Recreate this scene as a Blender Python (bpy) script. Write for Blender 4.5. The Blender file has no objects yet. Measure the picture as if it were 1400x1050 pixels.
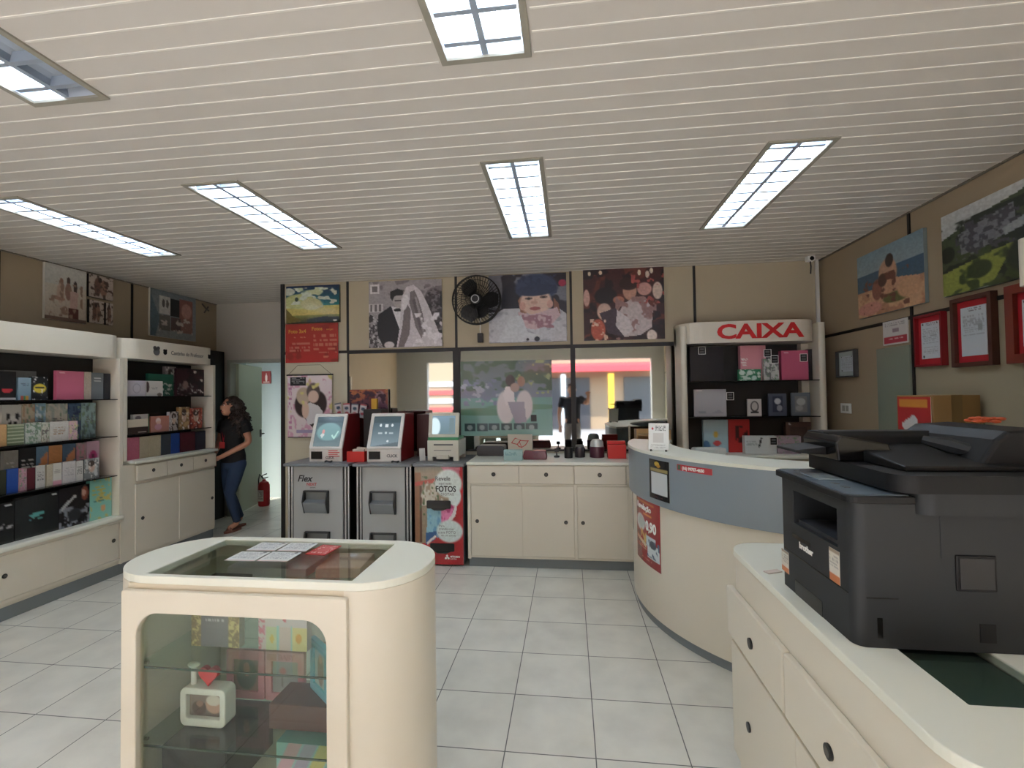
import bpy, bmesh, math, random
import numpy as np
from mathutils import Vector, Matrix
random.seed(7)
SC = bpy.context.scene
COL = SC.collection
PI = math.pi

# ------------------------------------------------------------------ camera, world, exposure
cam_data = bpy.data.cameras.new('camera')
cam_data.sensor_width = 36.0
cam_data.lens = 639.4 / 1400 * 36
cam_data.clip_start = 0.02
cam = bpy.data.objects.new('camera', cam_data)
COL.objects.link(cam)
def cam_axes(yaw, pitch, roll):
    fw = Vector((-math.sin(yaw), math.cos(yaw), 0)); rt = Vector((math.cos(yaw), math.sin(yaw), 0)); up = Vector((0, 0, 1))
    f2 = fw * math.cos(pitch) + up * math.sin(pitch); u2 = up * math.cos(pitch) - fw * math.sin(pitch)
    r3 = rt * math.cos(roll) - u2 * math.sin(roll); u3 = u2 * math.cos(roll) + rt * math.sin(roll)
    return r3, u3, f2
cr, cu, cf = cam_axes(0.1211, 0.023, 0.014)
cam.matrix_world = Matrix(((cr.x, cu.x, -cf.x, 0), (cr.y, cu.y, -cf.y, 0), (cr.z, cu.z, -cf.z, 1.585), (0, 0, 0, 1)))
SC.camera = cam

world = bpy.data.worlds.new('sky'); SC.world = world; world.use_nodes = True
wn = world.node_tree; bgn = wn.nodes['Background']
sky = wn.nodes.new('ShaderNodeTexSky'); sky.sky_type = 'NISHITA'; sky.sun_disc = False
sky.sun_elevation = math.radians(50); sky.sun_rotation = math.radians(200); sky.air_density = 1.2; sky.dust_density = 3
wn.links.new(sky.outputs[0], bgn.inputs[0]); bgn.inputs[1].default_value = 2.0
sun_d = bpy.data.lights.new('sun', 'SUN'); sun_d.energy = 8.0; sun_d.angle = 0.01; sun_d.color = (1, .96, .9)
sun = bpy.data.objects.new('sun', sun_d); COL.objects.link(sun)
sun.rotation_euler = Vector((0.35, -0.75, -1.0)).to_track_quat('-Z', 'Y').to_euler()
SC.view_settings.view_transform = 'Standard'; SC.view_settings.look = 'None'
SC.view_settings.exposure = 0.6; SC.view_settings.gamma = 1.0; SC.view_settings.use_curve_mapping = False
SC.cycles.max_bounces = 10; SC.cycles.diffuse_bounces = 6; SC.cycles.transparent_max_bounces = 16
SC.cycles.sample_clamp_indirect = 6; SC.cycles.caustics_reflective = False; SC.cycles.caustics_refractive = False
try: SC.cycles.use_denoising = True
except Exception: pass
TUBE = 20.0      # radiance of a lit fluorescent tube

# ------------------------------------------------------------------ materials
def lin(c):
    return tuple(((v / 255) / 12.92 if v / 255 <= .04045 else ((v / 255 + .055) / 1.055) ** 2.4) for v in c)
MATS = {}
def mat(name, rgb=(128, 128, 128), rough=.5, metal=0.0, spec=.5, coat=0.0, emit=0.0, noise=0.0, nscale=20, bump=0.0):
    if name in MATS: return MATS[name]
    m = bpy.data.materials.new(name); m.use_nodes = True; MATS[name] = m
    nt = m.node_tree; b = nt.nodes['Principled BSDF']; c = lin(rgb)
    b.inputs['Base Color'].default_value = (*c, 1); b.inputs['Roughness'].default_value = rough
    b.inputs['Metallic'].default_value = metal; b.inputs['Specular IOR Level'].default_value = spec
    b.inputs['Coat Weight'].default_value = coat
    if emit:
        b.inputs['Emission Color'].default_value = (*c, 1); b.inputs['Emission Strength'].default_value = emit
    if noise or bump:
        tc = nt.nodes.new('ShaderNodeTexCoord'); nz = nt.nodes.new('ShaderNodeTexNoise')
        nz.inputs['Scale'].default_value = nscale; nz.inputs['Detail'].default_value = 4
        nt.links.new(tc.outputs['Object'], nz.inputs['Vector'])
        if noise:
            mx = nt.nodes.new('ShaderNodeMix'); mx.data_type = 'RGBA'
            mx.inputs[6].default_value = (*[v * (1 - noise) for v in c], 1)
            mx.inputs[7].default_value = (*[min(1, v * (1 + noise)) for v in c], 1)
            nt.links.new(nz.outputs[0], mx.inputs[0]); nt.links.new(mx.outputs[2], b.inputs['Base Color'])
        if bump:
            bp = nt.nodes.new('ShaderNodeBump'); bp.inputs['Strength'].default_value = bump; bp.inputs['Distance'].default_value = .002
            nt.links.new(nz.outputs[0], bp.inputs['Height']); nt.links.new(bp.outputs[0], b.inputs['Normal'])
    return m
def printed(name, rough=.45, coat=0.0):
    m = bpy.data.materials.new(name); m.use_nodes = True
    nt = m.node_tree; b = nt.nodes['Principled BSDF']; a = nt.nodes.new('ShaderNodeAttribute'); a.attribute_name = 'Col'
    nt.links.new(a.outputs['Color'], b.inputs['Base Color']); b.inputs['Roughness'].default_value = rough; b.inputs['Coat Weight'].default_value = coat
    return m
PRINT = printed('printed_paper'); GLOSSY_PRINT = printed('laminated_print', .25, .3)
def glass(name, tint=(246, 250, 247), refl=.06):
    m = bpy.data.materials.new(name); m.use_nodes = True; nt = m.node_tree; nt.nodes.clear()
    o = nt.nodes.new('ShaderNodeOutputMaterial'); t = nt.nodes.new('ShaderNodeBsdfTransparent'); g = nt.nodes.new('ShaderNodeBsdfGlossy')
    t.inputs[0].default_value = (*lin(tint), 1); g.inputs['Roughness'].default_value = .02
    lw = nt.nodes.new('ShaderNodeLayerWeight'); pw = nt.nodes.new('ShaderNodeMath'); pw.operation = 'POWER'; pw.inputs[1].default_value = 3.5
    fr = nt.nodes.new('ShaderNodeMath'); fr.operation = 'MULTIPLY_ADD'; fr.inputs[1].default_value = .7; fr.inputs[2].default_value = .035; mx = nt.nodes.new('ShaderNodeMixShader')
    lw.inputs[0].default_value = .5; nt.links.new(lw.outputs['Facing'], pw.inputs[0]); nt.links.new(pw.outputs[0], fr.inputs[0]); nt.links.new(fr.outputs[0], mx.inputs[0]); nt.links.new(t.outputs[0], mx.inputs[1]); nt.links.new(g.outputs[0], mx.inputs[2]); nt.links.new(mx.outputs[0], o.inputs[0])
    return m
GLASS = glass('clear_glass'); GLASS_GREEN = glass('green_edged_glass', (238, 246, 241))
def mirror_glass():
    m = bpy.data.materials.new('mirror_film_glass'); m.use_nodes = True; nt = m.node_tree; b = nt.nodes['Principled BSDF']
    b.inputs['Base Color'].default_value = (*lin((196, 196, 190)), 1); b.inputs['Metallic'].default_value = 1; b.inputs['Roughness'].default_value = .03
    return m
MIRROR = mirror_glass()
CREAM = mat('cream_lacquer', (213, 207, 192), .38)
CREAM_TOP = mat('pale_laminate_top', (226, 228, 216), .3)
CREAM_IN = mat('cream_inner_board', (205, 196, 176), .5)
GREY_PL = mat('grey_plinth', (118, 126, 130), .4)
BAND = mat('blue_grey_laminate', (130, 142, 151), .35)
DARKB = mat('dark_back_board', (42, 42, 40), .6)
SHELFG = mat('dark_shelf_glass', (22, 24, 24), .15)
BLACK = mat('black_plastic', (22, 22, 24), .4)
BLACKG = mat('black_gloss', (12, 12, 14), .18)
WHITEP = mat('white_plastic', (225, 225, 222), .4)
CHROME = mat('chrome', (190, 190, 192), .25, 1)
ALU = mat('brushed_aluminium', (150, 150, 152), .38, .8)
WALLM = mat('beige_wall_panel', (160, 144, 120), .65, noise=.05, nscale=3)
WALLC = mat('cream_wall_panel', (196, 190, 168), .6, noise=.04, nscale=3)
WALLW = mat('pale_wall_paint', (196, 190, 180), .7)
STRIP = mat('dark_joint_strip', (26, 25, 24), .5)
RED = mat('red_print', (196, 32, 36), .45)
INK = mat('ink_black', (20, 20, 22), .5)
INKR = mat('ink_red', (200, 40, 48), .5)
INKW = mat('ink_white', (235, 235, 232), .5)
INKG = mat('ink_grey', (96, 98, 98), .5)
INKO = mat('ink_ochre', (206, 150, 60), .5)

def ceiling_mat():
    return mat('ceiling_slat', (206, 200, 193), .34)
def floor_mat():
    m = bpy.data.materials.new('floor_tiles'); m.use_nodes = True; nt = m.node_tree; b = nt.nodes['Principled BSDF']
    tc = nt.nodes.new('ShaderNodeTexCoord'); mp = nt.nodes.new('ShaderNodeMapping'); br = nt.nodes.new('ShaderNodeTexBrick')
    mp.inputs['Location'].default_value = (0.71, -0.0944, 0)
    br.offset = 0; br.squash = 1; br.inputs['Scale'].default_value = 1; br.inputs['Brick Width'].default_value = .4; br.inputs['Row Height'].default_value = .4
    br.inputs['Mortar Size'].default_value = .0028; br.inputs['Mortar Smooth'].default_value = .2; br.inputs['Bias'].default_value = 0
    br.inputs['Color1'].default_value = (*lin((216, 215, 206)), 1); br.inputs['Color2'].default_value = (*lin((210, 209, 200)), 1); br.inputs['Mortar'].default_value = (*lin((96, 98, 96)), 1)
    nt.links.new(tc.outputs['Object'], mp.inputs[0]); nt.links.new(mp.outputs[0], br.inputs[0])
    nz = nt.nodes.new('ShaderNodeTexNoise'); nz.inputs['Scale'].default_value = 5; nz.inputs['Detail'].default_value = 5
    nt.links.new(tc.outputs['Object'], nz.inputs['Vector'])
    ra = nt.nodes.new('ShaderNodeMapRange'); ra.inputs['From Min'].default_value = .35; ra.inputs['From Max'].default_value = .75; ra.inputs['To Min'].default_value = 1.04; ra.inputs['To Max'].default_value = .86
    nt.links.new(nz.outputs[0], ra.inputs[0])
    mx = nt.nodes.new('ShaderNodeMix'); mx.data_type = 'RGBA'; mx.blend_type = 'MULTIPLY'; mx.inputs[0].default_value = 1
    nt.links.new(br.outputs['Color'], mx.inputs[6]); nt.links.new(ra.outputs[0], mx.inputs[7]); nt.links.new(mx.outputs[2], b.inputs['Base Color'])
    b.inputs['Roughness'].default_value = .3; b.inputs['Specular IOR Level'].default_value = .4
    return m

# ------------------------------------------------------------------ geometry helpers
def rrect(x0, y0, x1, y1, r, n=8):
    if isinstance(r, (int, float)): r = (r,) * 4           # corners: (x0,y0) (x1,y0) (x1,y1) (x0,y1)
    pts = []
    for k, (cx, cy, a) in enumerate(((x0, y0, PI), (x1, y0, 1.5 * PI), (x1, y1, 0), (x0, y1, .5 * PI))):
        q = max(r[k], 1e-4); px = cx + (q if k in (0, 3) else -q); py = cy + (q if k < 2 else -q)
        for i in range(n + 1):
            t = a + .5 * PI * i / n; pts.append((px + q * math.cos(t), py + q * math.sin(t)))
    return pts
class G:
    def __init__(s): s.v = []; s.f = []; s.m = []
    def add(s, vs, fs, m=0, M=None):
        o = len(s.v)
        for p in vs: s.v.append(tuple(M @ Vector(p)) if M else tuple(p))
        for f in fs: s.f.append(tuple(i + o for i in f)); s.m.append(m)
        return s
    def box(s, x0, y0, z0, x1, y1, z1, m=0, M=None):
        vs = [(x, y, z) for x in (x0, x1) for y in (y0, y1) for z in (z0, z1)]
        return s.add(vs, [(0, 1, 3, 2), (4, 6, 7, 5), (0, 4, 5, 1), (2, 3, 7, 6), (0, 2, 6, 4), (1, 5, 7, 3)], m, M)
    def ax(s, u, v, w, a):
        return (u, v, w) if a == 'z' else ((u, w, v) if a == 'y' else (w, u, v))
    def prism(s, pts, w0, w1, a='z', m=0, M=None):
        n = len(pts); vs = [s.ax(u, v, w0, a) for u, v in pts] + [s.ax(u, v, w1, a) for u, v in pts]
        return s.add(vs, [tuple(range(n))[::-1], tuple(range(n, 2 * n))] + [(i, (i + 1) % n, (i + 1) % n + n, i + n) for i in range(n)], m, M)
    def ring(s, out, inn, w0, w1, a='z', m=0, M=None):
        n = len(out); vs = [s.ax(u, v, w, a) for w in (w0, w1) for P in (out, inn) for u, v in P]; fs = []
        for i in range(n):
            j = (i + 1) % n
            fs += [(i, j, n + j, n + i), (2 * n + i, 3 * n + i, 3 * n + j, 2 * n + j), (i, 2 * n + i, 2 * n + j, j), (n + i, n + j, 3 * n + j, 3 * n + i)]
        return s.add(vs, fs, m, M)
    def tube(s, pts, r, n=10, m=0, M=None, cap=True):
        P = [Vector(p) for p in pts]; rs = r if isinstance(r, (list, tuple)) else [r] * len(P); vs = []; fs = []; ref = None
        for i, p in enumerate(P):
            t = (P[min(i + 1, len(P) - 1)] - P[max(i - 1, 0)]).normalized()
            if ref is None: ref = Vector((0, 0, 1)) if abs(t.z) < .9 else Vector((1, 0, 0))
            a = t.cross(ref).normalized(); b = a.cross(t).normalized(); ref = b
            for k in range(n):
                q = 2 * PI * k / n; vs.append(p + (a * math.cos(q) + b * math.sin(q)) * rs[i])
        for i in range(len(P) - 1):
            for k in range(n): fs.append((i * n + k, i * n + (k + 1) % n, (i + 1) * n + (k + 1) % n, (i + 1) * n + k))
        if cap: fs += [tuple(range(n))[::-1], tuple(range((len(P) - 1) * n, len(P) * n))]
        return s.add(vs, fs, m, M)
    def lathe(s, prof, n=24, m=0, M=None):
        vs = []; fs = []
        for r, z in prof:
            for k in range(n): vs.append((r * math.cos(2 * PI * k / n), r * math.sin(2 * PI * k / n), z))
        for i in range(len(prof) - 1):
            for k in range(n): fs.append((i * n + k, i * n + (k + 1) % n, (i + 1) * n + (k + 1) % n, (i + 1) * n + k))
        fs += [tuple(range(n))[::-1], tuple(range((len(prof) - 1) * n, len(prof) * n))]
        return s.add(vs, fs, m, M)
    def disc(s, c, r, d, a='y', m=0, n=20):
        return s.prism([(c[0] + r * math.cos(2 * PI * k / n), c[1] + r * math.sin(2 * PI * k / n)) for k in range(n)], c[2], c[2] + d, a, m)
    def ball(s, c, r, n=12, m=0, sc=(1, 1, 1), M=None):
        vs = []; fs = []; k = n // 2
        for i in range(k + 1):
            t = PI * i / k
            for j in range(n): q = 2 * PI * j / n; vs.append((c[0] + r * sc[0] * math.sin(t) * math.cos(q), c[1] + r * sc[1] * math.sin(t) * math.sin(q), c[2] + r * sc[2] * math.cos(t)))
        for i in range(k):
            for j in range(n): fs.append((i * n + j, (i + 1) * n + j, (i + 1) * n + (j + 1) % n, i * n + (j + 1) % n))
        return s.add(vs, fs, m, M)
    def obj(s, name, mats, parent=None, loc=(0, 0, 0), rz=0, bevel=0, smooth=False, seg=2):
        me = bpy.data.meshes.new(name); me.from_pydata(s.v, [], s.f); me.update()
        bm = bmesh.new(); bm.from_mesh(me); bmesh.ops.remove_doubles(bm, verts=bm.verts, dist=1e-6); bmesh.ops.recalc_face_normals(bm, faces=bm.faces)
        bm.to_mesh(me) if len(bm.faces) == len(s.f) else None; bm.free()
        for q in (mats if isinstance(mats, (list, tuple)) else [mats]): me.materials.append(q)
        if len(me.polygons) == len(s.m): me.polygons.foreach_set('material_index', s.m)
        o = bpy.data.objects.new(name, me); COL.objects.link(o); o.location = loc; o.rotation_euler = (0, 0, rz)
        if parent: o.parent = parent
        if smooth:
            for p in me.polygons: p.use_smooth = True
            md = o.modifiers.new('edges', 'EDGE_SPLIT'); md.split_angle = math.radians(38); wn_ = o.modifiers.new('normals', 'WEIGHTED_NORMAL'); wn_.weight = 100; wn_.mode = 'FACE_AREA'
        if bevel:
            b = o.modifiers.new('bevel', 'BEVEL'); b.width = bevel; b.segments = seg; b.limit_method = 'ANGLE'; b.angle_limit = math.radians(40)
            b.use_clamp_overlap = True
        return o
def tag(o, label, cat, group=None, kind=None):
    o['label'] = label; o['category'] = cat
    if group: o['group'] = group
    if kind: o['kind'] = kind
    return o
def thing(name, label, cat, loc=(0, 0, 0), rz=0, group=None):
    o = bpy.data.objects.new(name, None); COL.objects.link(o); o.location = loc; o.rotation_euler = (0, 0, rz); o.empty_display_size = .1
    return tag(o, label, cat, group)
def struct(o): o['kind'] = 'structure'; return o
def text(body, size, m, parent, loc, rot=(PI / 2, 0, 0), bold=0, extrude=.0006, name='lettering', align='LEFT', shear=0, bend=None, sx=1):
    cu = bpy.data.curves.new(name, 'FONT'); cu.body = body; cu.size = size; cu.extrude = extrude; cu.offset = bold; cu.align_x = align; cu.shear = shear; cu.resolution_u = 3
    tmp = bpy.data.objects.new(name, cu); me = bpy.data.meshes.new_from_object(tmp); bpy.data.objects.remove(tmp)
    if sx != 1:
        for v in me.vertices: v.co.x *= sx
    if bend:                                            # wrap on a vertical cylinder: bend = (radius, start angle, z)
        R_, a0, z0 = bend
        for v in me.vertices:
            a = a0 + v.co.x / R_; v.co = Vector(((R_ + v.co.z) * math.cos(a), (R_ + v.co.z) * math.sin(a), z0 + v.co.y))
        rot = (0, 0, 0)
    me.materials.clear(); me.materials.append(m)
    o = bpy.data.objects.new(name, me); COL.objects.link(o); o.location = loc; o.rotation_euler = rot
    if parent: o.parent = parent
    return o

# ------------------------------------------------------------------ printed pictures (colour per vertex of a fine grid)
def vnoise(u, v, scale, seed):
    rng = np.random.RandomState(seed); n = int(scale) + 3; g = rng.rand(n, n)
    x = u * scale; y = v * scale; x = np.clip(x, 0, n - 2.001); y = np.clip(y, 0, n - 2.001)
    i = x.astype(int); j = y.astype(int); fx = x - i; fy = y - j; fx = fx * fx * (3 - 2 * fx); fy = fy * fy * (3 - 2 * fy)
    return (g[j, i] * (1 - fx) + g[j, i + 1] * fx) * (1 - fy) + (g[j + 1, i] * (1 - fx) + g[j + 1, i + 1] * fx) * fy
def inpoly(u, v, pts):
    c = np.zeros(u.shape, bool); n = len(pts)
    for i in range(n):
        x0, y0 = pts[i]; x1, y1 = pts[(i + 1) % n]
        if y0 == y1: continue
        c ^= ((y0 > v) != (y1 > v)) & (u < (x1 - x0) * (v - y0) / (y1 - y0) + x0)
    return c
def paint(nu, nv, spec):
    u, v = np.meshgrid(np.linspace(0, 1, nu), np.linspace(0, 1, nv)); img = np.zeros((nv, nu, 3))
    for s in spec:
        k = s[0]
        if k == 'bg':
            a = np.array(s[1], float); b = np.array(s[2] if len(s) > 2 else s[1], float); img[:] = a + (b - a) * v[..., None]; continue
        if k == 'g':                                        # gradient band: y0 y1 c0 c1
            w = (v >= s[1]) & (v <= s[2]); t = np.clip((v - s[1]) / (s[2] - s[1]), 0, 1)[..., None]
            img = np.where(w[..., None], np.array(s[3], float) * (1 - t) + np.array(s[4], float) * t, img); continue
        al = 1.0
        if k == 'e':
            an = math.radians(s[6]) if len(s) > 6 else 0; dx = u - s[1]; dy = v - s[2]
            X = dx * math.cos(an) + dy * math.sin(an); Y = -dx * math.sin(an) + dy * math.cos(an)
            w = np.clip((1.08 - np.sqrt((X / s[3]) ** 2 + (Y / s[4]) ** 2)) / .16, 0, 1); c = s[5]
        elif k == 'r': w = ((u >= s[1]) & (v >= s[2]) & (u <= s[3]) & (v <= s[4])).astype(float); c = s[5]
        elif k == 'p': w = inpoly(u, v, s[1]).astype(float); c = s[2]
        elif k == 'n':                                      # blotches: colour scale threshold seed [x0 y0 x1 y1]
            w = np.clip((vnoise(u, v, s[2], s[4]) * .65 + vnoise(u, v, s[2] * 2.3, s[4] + 1) * .35 - s[3]) / .08, 0, 1); c = s[1]
            if len(s) > 5: w = w * ((u >= s[5]) & (v >= s[6]) & (u <= s[7]) & (v <= s[8]))
        elif k == 't':                                      # rows of print: x0 y0 x1 y1 rows colour seed
            t = (v - s[2]) / (s[4] - s[2]) * s[5]; on = ((t % 1) < .5) & (u >= s[1]) & (u <= s[3]) & (v >= s[2]) & (v <= s[4])
            w = on * (vnoise(u, (np.floor(t) / 40) % 1, 38, s[7]) > .38); c = s[6]
        elif k == 's':                                      # grain
            img = img * (1 + (vnoise(u, v, s[1], s[3]) - .5)[..., None] * s[2]); continue
        img = img * (1 - w[..., None]) + np.array(c, float) * w[..., None]
    img = img * .86 + img.mean(axis=2, keepdims=True) * .14
    q = np.clip(img, 0, 255) / 255
    return np.where(q <= .04045, q / 12.92, ((q + .055) / 1.055) ** 2.4)
def panel(name, w, h, d, spec, parent=None, loc=(0, 0, 0), rz=0, res=60, side=(200, 196, 186), m=None, tilt=0, arc=None):
    """picture slab: front faces local -y, bottom centre at the origin; arc=(radius, a0, a1, z0, z1) wraps it on a cylinder"""
    nu = max(3, int(res * min(1, w / h)) if not arc else res); nv = max(3, int(res * min(1, h / w)) if not arc else res)
    C = paint(nu, nv, spec); vs = []; cols = []; fs = []
    if arc: R_, a0, a1, z0, z1 = arc
    def P(i, j, dd):
        fu = i / (nu - 1); fv = j / (nv - 1)
        if arc:
            a = a0 + (a1 - a0) * fu; return ((R_ - dd) * math.cos(a), (R_ - dd) * math.sin(a), z1 + (z0 - z1) * fv)
        return (-w / 2 + w * fu, dd, h * (1 - fv))
    for j in range(nv):
        for i in range(nu): vs.append(P(i, j, 0)); cols.append(C[j, i])
    for j in range(nv - 1):
        for i in range(nu - 1): a = j * nu + i; fs.append((a, a + nu, a + nu + 1, a + 1))
    rim = [(i, 0) for i in range(nu)] + [(nu - 1, j) for j in range(1, nv)] + [(i, nv - 1) for i in range(nu - 2, -1, -1)] + [(0, j) for j in range(nv - 2, 0, -1)]
    o0 = len(vs); sl = lin(side)
    for i, j in rim: vs.append(P(i, j, 0)); cols.append(sl)
    for i, j in rim: vs.append(P(i, j, d)); cols.append(sl)
    n = len(rim)
    for k in range(n): fs.append((o0 + k, o0 + (k + 1) % n, o0 + n + (k + 1) % n, o0 + n + k))
    if arc:
        pass
    else: fs.append(tuple(o0 + n + k for k in range(n)))
    if tilt:
        ct, st = math.cos(tilt), math.sin(tilt); vs = [(x, y * ct + z * st, z * ct - y * st) for x, y, z in vs]
    me = bpy.data.meshes.new(name); me.from_pydata(vs, [], fs); me.update()
    at = me.color_attributes.new('Col', 'FLOAT_COLOR', 'POINT'); at.data.foreach_set('color', np.array([(*c, 1) for c in cols], dtype=np.float32).ravel())
    me.materials.append(m or PRINT)
    o = bpy.data.objects.new(name, me); COL.objects.link(o); o.location = loc; o.rotation_euler = (0, 0, rz)
    if parent: o.parent = parent
    return o
# ------------------------------------------------------------------ setting
CH = 2.88; XL, XR, YB, YF = -4.78, 2.49, 4.96, -2.7
FIX = [(-2.28, -1.95, 2.545, 3.80), (-0.45, -0.14, 2.545, 3.80), (1.07, 1.38, 2.56, 3.83), (-3.74, -3.45, 2.54, 3.76), (-0.45, -0.14, .48, 1.735), (-2.28, -1.95, .48, 1.735), (-3.74, -3.45, .48, 1.735), (-2.28, -1.95, -1.9, -.65), (-0.45, -0.14, -1.9, -.65), (1.07, 1.38, -1.9, -.65)]
struct(G().box(-5.2, YF - .02, -.12, 2.9, 9, 0).obj('floor', floor_mat()))
# ceiling: PVC slats along x with a raised pale joint every 102 mm, openings left for the recessed lights
xs = sorted({-5.2, 2.9} | {f[0] for f in FIX} | {f[1] for f in FIX}); ys = sorted({YF, 6.1} | {f[2] for f in FIX} | {f[3] for f in FIX})
hole = lambda x, y: any(f[0] < x < f[1] and f[2] < y < f[3] for f in FIX)
g = G()
for i in range(len(xs) - 1):
    for j in range(len(ys) - 1):
        if not hole((xs[i] + xs[i + 1]) / 2, (ys[j] + ys[j + 1]) / 2): g.box(xs[i], ys[j], CH, xs[i + 1], ys[j + 1], CH + .02)
y = 1.741 - .1025 * 43
while y < 5.98:
    if y > YF:
        cuts = [-5.2] + [q for f in sorted(FIX) if f[2] - .012 < y < f[3] + .012 for q in (f[0] - .03, f[1] + .03)] + [2.9]
        for a, b in zip(cuts[0::2], cuts[1::2]):
            g.prism([(y - .005, CH + .001), (y - .0035, CH - .0025), (y + .0035, CH - .0025), (y + .005, CH + .001)], a, b, 'x', 1)
    y += .1025
struct(g.obj('ceiling', [ceiling_mat(), mat('ceiling_joint', (226, 222, 214), .3)]))
# unseen roof slab above the fixtures, put in to keep the daylight out
struct(G().box(-5.4, YF, 3.08, 3.1, 9, 3.2).obj('trim_1', WALLW))
# walls
g = G(); g.box(XL - .1, YF, 0, XL, 5.95, 3.08); struct(g.obj('wall_left', WALLM))
g = G(); g.box(XR, YF, 2.1, XR + .1, YB + .1, 3.08); g.box(XR, 3.72, 0, XR + .1, YB + .1, 2.1); g.box(XR, YF, 0, XR + .1, 3.72, 2.1, 1); struct(g.obj('wall_right', [WALLM, mat('cream_side_panel', (158, 150, 128), .6)]))
g = G(); g.box(-3.2, YB, 2.09, XR + .1, YB + .1, 3.08, 0); g.box(-3.2, YB, 0, XR + .1, YB + .1, 2.09, 1); struct(g.obj('wall_back', [mat('beige_back_panel', (184, 172, 148), .65, noise=.04, nscale=3), WALLC]))
g = G(); g.box(-3.24, YB - .02, 0, -3.2, YB + .1, 3.08, 0); g.box(-3.24, YB + .1, 0, -3.14, 5.95, 3.08, 1); struct(g.obj('wall_partition', [STRIP, WALLW]))
# recess wall with the doorway, and the passage behind it
g = G(); g.box(XL - .1, 5.85, 2.11, -3.2, 5.95, 3.08); g.box(XL - .1, 5.85, 0, -4.60, 5.95, 2.11); g.box(-3.62, 5.85, 0, -3.2, 5.95, 2.11); struct(g.obj('wall_recess', WALLW))
g = G()
for a, b in ((-4.60, -4.55), (-3.66, -3.62)): g.box(a, 5.82, 0, b, 5.97, 2.11)
g.box(-4.6, 5.82, 2.07, -3.62, 5.97, 2.11); struct(g.obj('trim_2', mat('door_frame_grey', (168, 170, 160), .5), bevel=.003))
PASS = mat('blue_passage_paint', (150, 166, 166), .7)
g = G(); g.box(-5.2, 7.0, 0, -2.6, 7.1, 3.08); g.box(-5.3, 5.95, 0, -5.2, 7.1, 3.08); g.box(-2.7, 5.95, 0, -2.6, 7.1, 3.08); g.box(-5.3, 5.95, 2.6, -2.6, 7.1, 2.7); struct(g.obj('wall_passage', PASS))
d = struct(G().box(-.02, 0, .01, .02, .74, 2.06).obj('door_1', mat('door_leaf_green_cream', (186, 192, 170), .5), None, (-4.53, 5.93, 0), math.radians(13), .003))
h = G(); h.tube([(.02, .69, 1.05), (.07, .69, 1.05), (.07, .58, 1.05)], .009, 8); h.box(.02, .66, 1.0, .026, .72, 1.11); h.obj('door_handle', mat('dark_handle', (60, 58, 55), .4, .6), d)
pl = thing('passage_fill_light', 'added fill light on the passage ceiling, out of view behind the door wall', 'lamp', (-3.9, 6.5, 2.6)); G().lathe([(0, -.05), (.12, -.045), (.16, 0), (0, 0)], 24).obj('fill_light_disc', mat('passage_fill_glow', (240, 246, 246), .5, emit=6), pl, smooth=True)  # glowing disc added out of view to brighten the passage behind the doorway
# joint strips between the wall panels
n = [3]
def trim(x0, y0, z0, x1, y1, z1, m=STRIP):
    struct(G().box(x0, y0, z0, x1, y1, z1).obj('trim_%d' % n[0], m)); n[0] += 1
for x in (-2.445, -1.205, .035, 1.29): trim(x - .013, YB - .008, 2.1, x + .013, YB, CH)
trim(-3.2, YB - .01, 2.075, XR, YB, 2.105)
trim(-2.57, YB - .009, 2.075, -2.44, YB, 2.1)
trim(XR - .008, YF, 2.095, XR, YB, 2.12)
for y in (3.72, 2.5, 1.28, .06): trim(XR - .009, y - .012, 0, XR, y + .012, CH)
for y in (4.6, 3.38, 2.16, .94): trim(XL, y - .012, 0, XL + .009, y + .012, CH)
trim(2.44, YB - .04, 1.0, 2.465, YB - .012, CH - .001, WHITEP)
trim(XL, YF, CH - .012, XL + .012, 5.9, CH, mat('ceiling_edge', (120, 112, 100), .5)); trim(XR - .012, YF, CH - .012, XR, YB, CH, MATS['ceiling_edge'])
# mirrored glass panes set in the back wall
for k, (a, b) in enumerate(((-2.43, -1.24), (-1.165, .02), (.07, 1.25))):
    w = struct(G().ring(rrect(a - .02, .985, b + .02, 2.085, .001, 1), rrect(a, 1.005, b, 2.065, .001, 1), YB - .014, YB - .001, 'y').obj('window_%d' % (k + 1), STRIP))
    G().box(a, YB - .008, 1.005, b, YB - .002, 2.065).obj('window_pane', MIRROR, w)
trim(-1.24, YB - .03, .985, -1.165, YB - .002, 2.085, STRIP); trim(.02, YB - .03, .985, .07, YB - .002, 2.085, STRIP)
# street side: open shop front, pavement, road, red-canopied building opposite
g = G(); g.box(XL - .1, YF - .15, 2.5, XR + .1, YF, 3.2); g.box(XL - .1, YF - .15, 0, -3.9, YF, 2.5); g.box(-1.55, YF - .15, 0, -1.25, YF, 2.5); g.box(2.15, YF - .15, 0, XR + .1, YF, 2.5); struct(g.obj('wall_front', mat('front_wall_paint', (150, 152, 148), .7)))
struct(G().box(-30, -30, -.16, 30, YF - .02, -.13).obj('street_ground', mat('pale_pavement', (150, 147, 142), .8, noise=.1, nscale=2)))
sb = thing('street_building', 'cream shop building across the street seen in the mirror panes', 'building', (0, -13, -.13))
g = G(); g.box(-30, -5, 0, 30, 0, 7.5); g.obj('facade', mat('street_facade', (150, 126, 100), .7, noise=.08, nscale=1), sb)
for k in range(5): G().box(-10 + k * 4.2, -.02, 0, -7.4 + k * 4.2, .05, 2.5).obj('shop_door', mat('shop_door_dark', (60, 58, 62), .3), sb)
G().prism([(0, 3.2), (1.6, 2.98), (1.6, 2.72), (0, 2.9)], -2, 4.3, 'x').obj('awning', mat('red_awning', (214, 60, 66), .6), sb)
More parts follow.
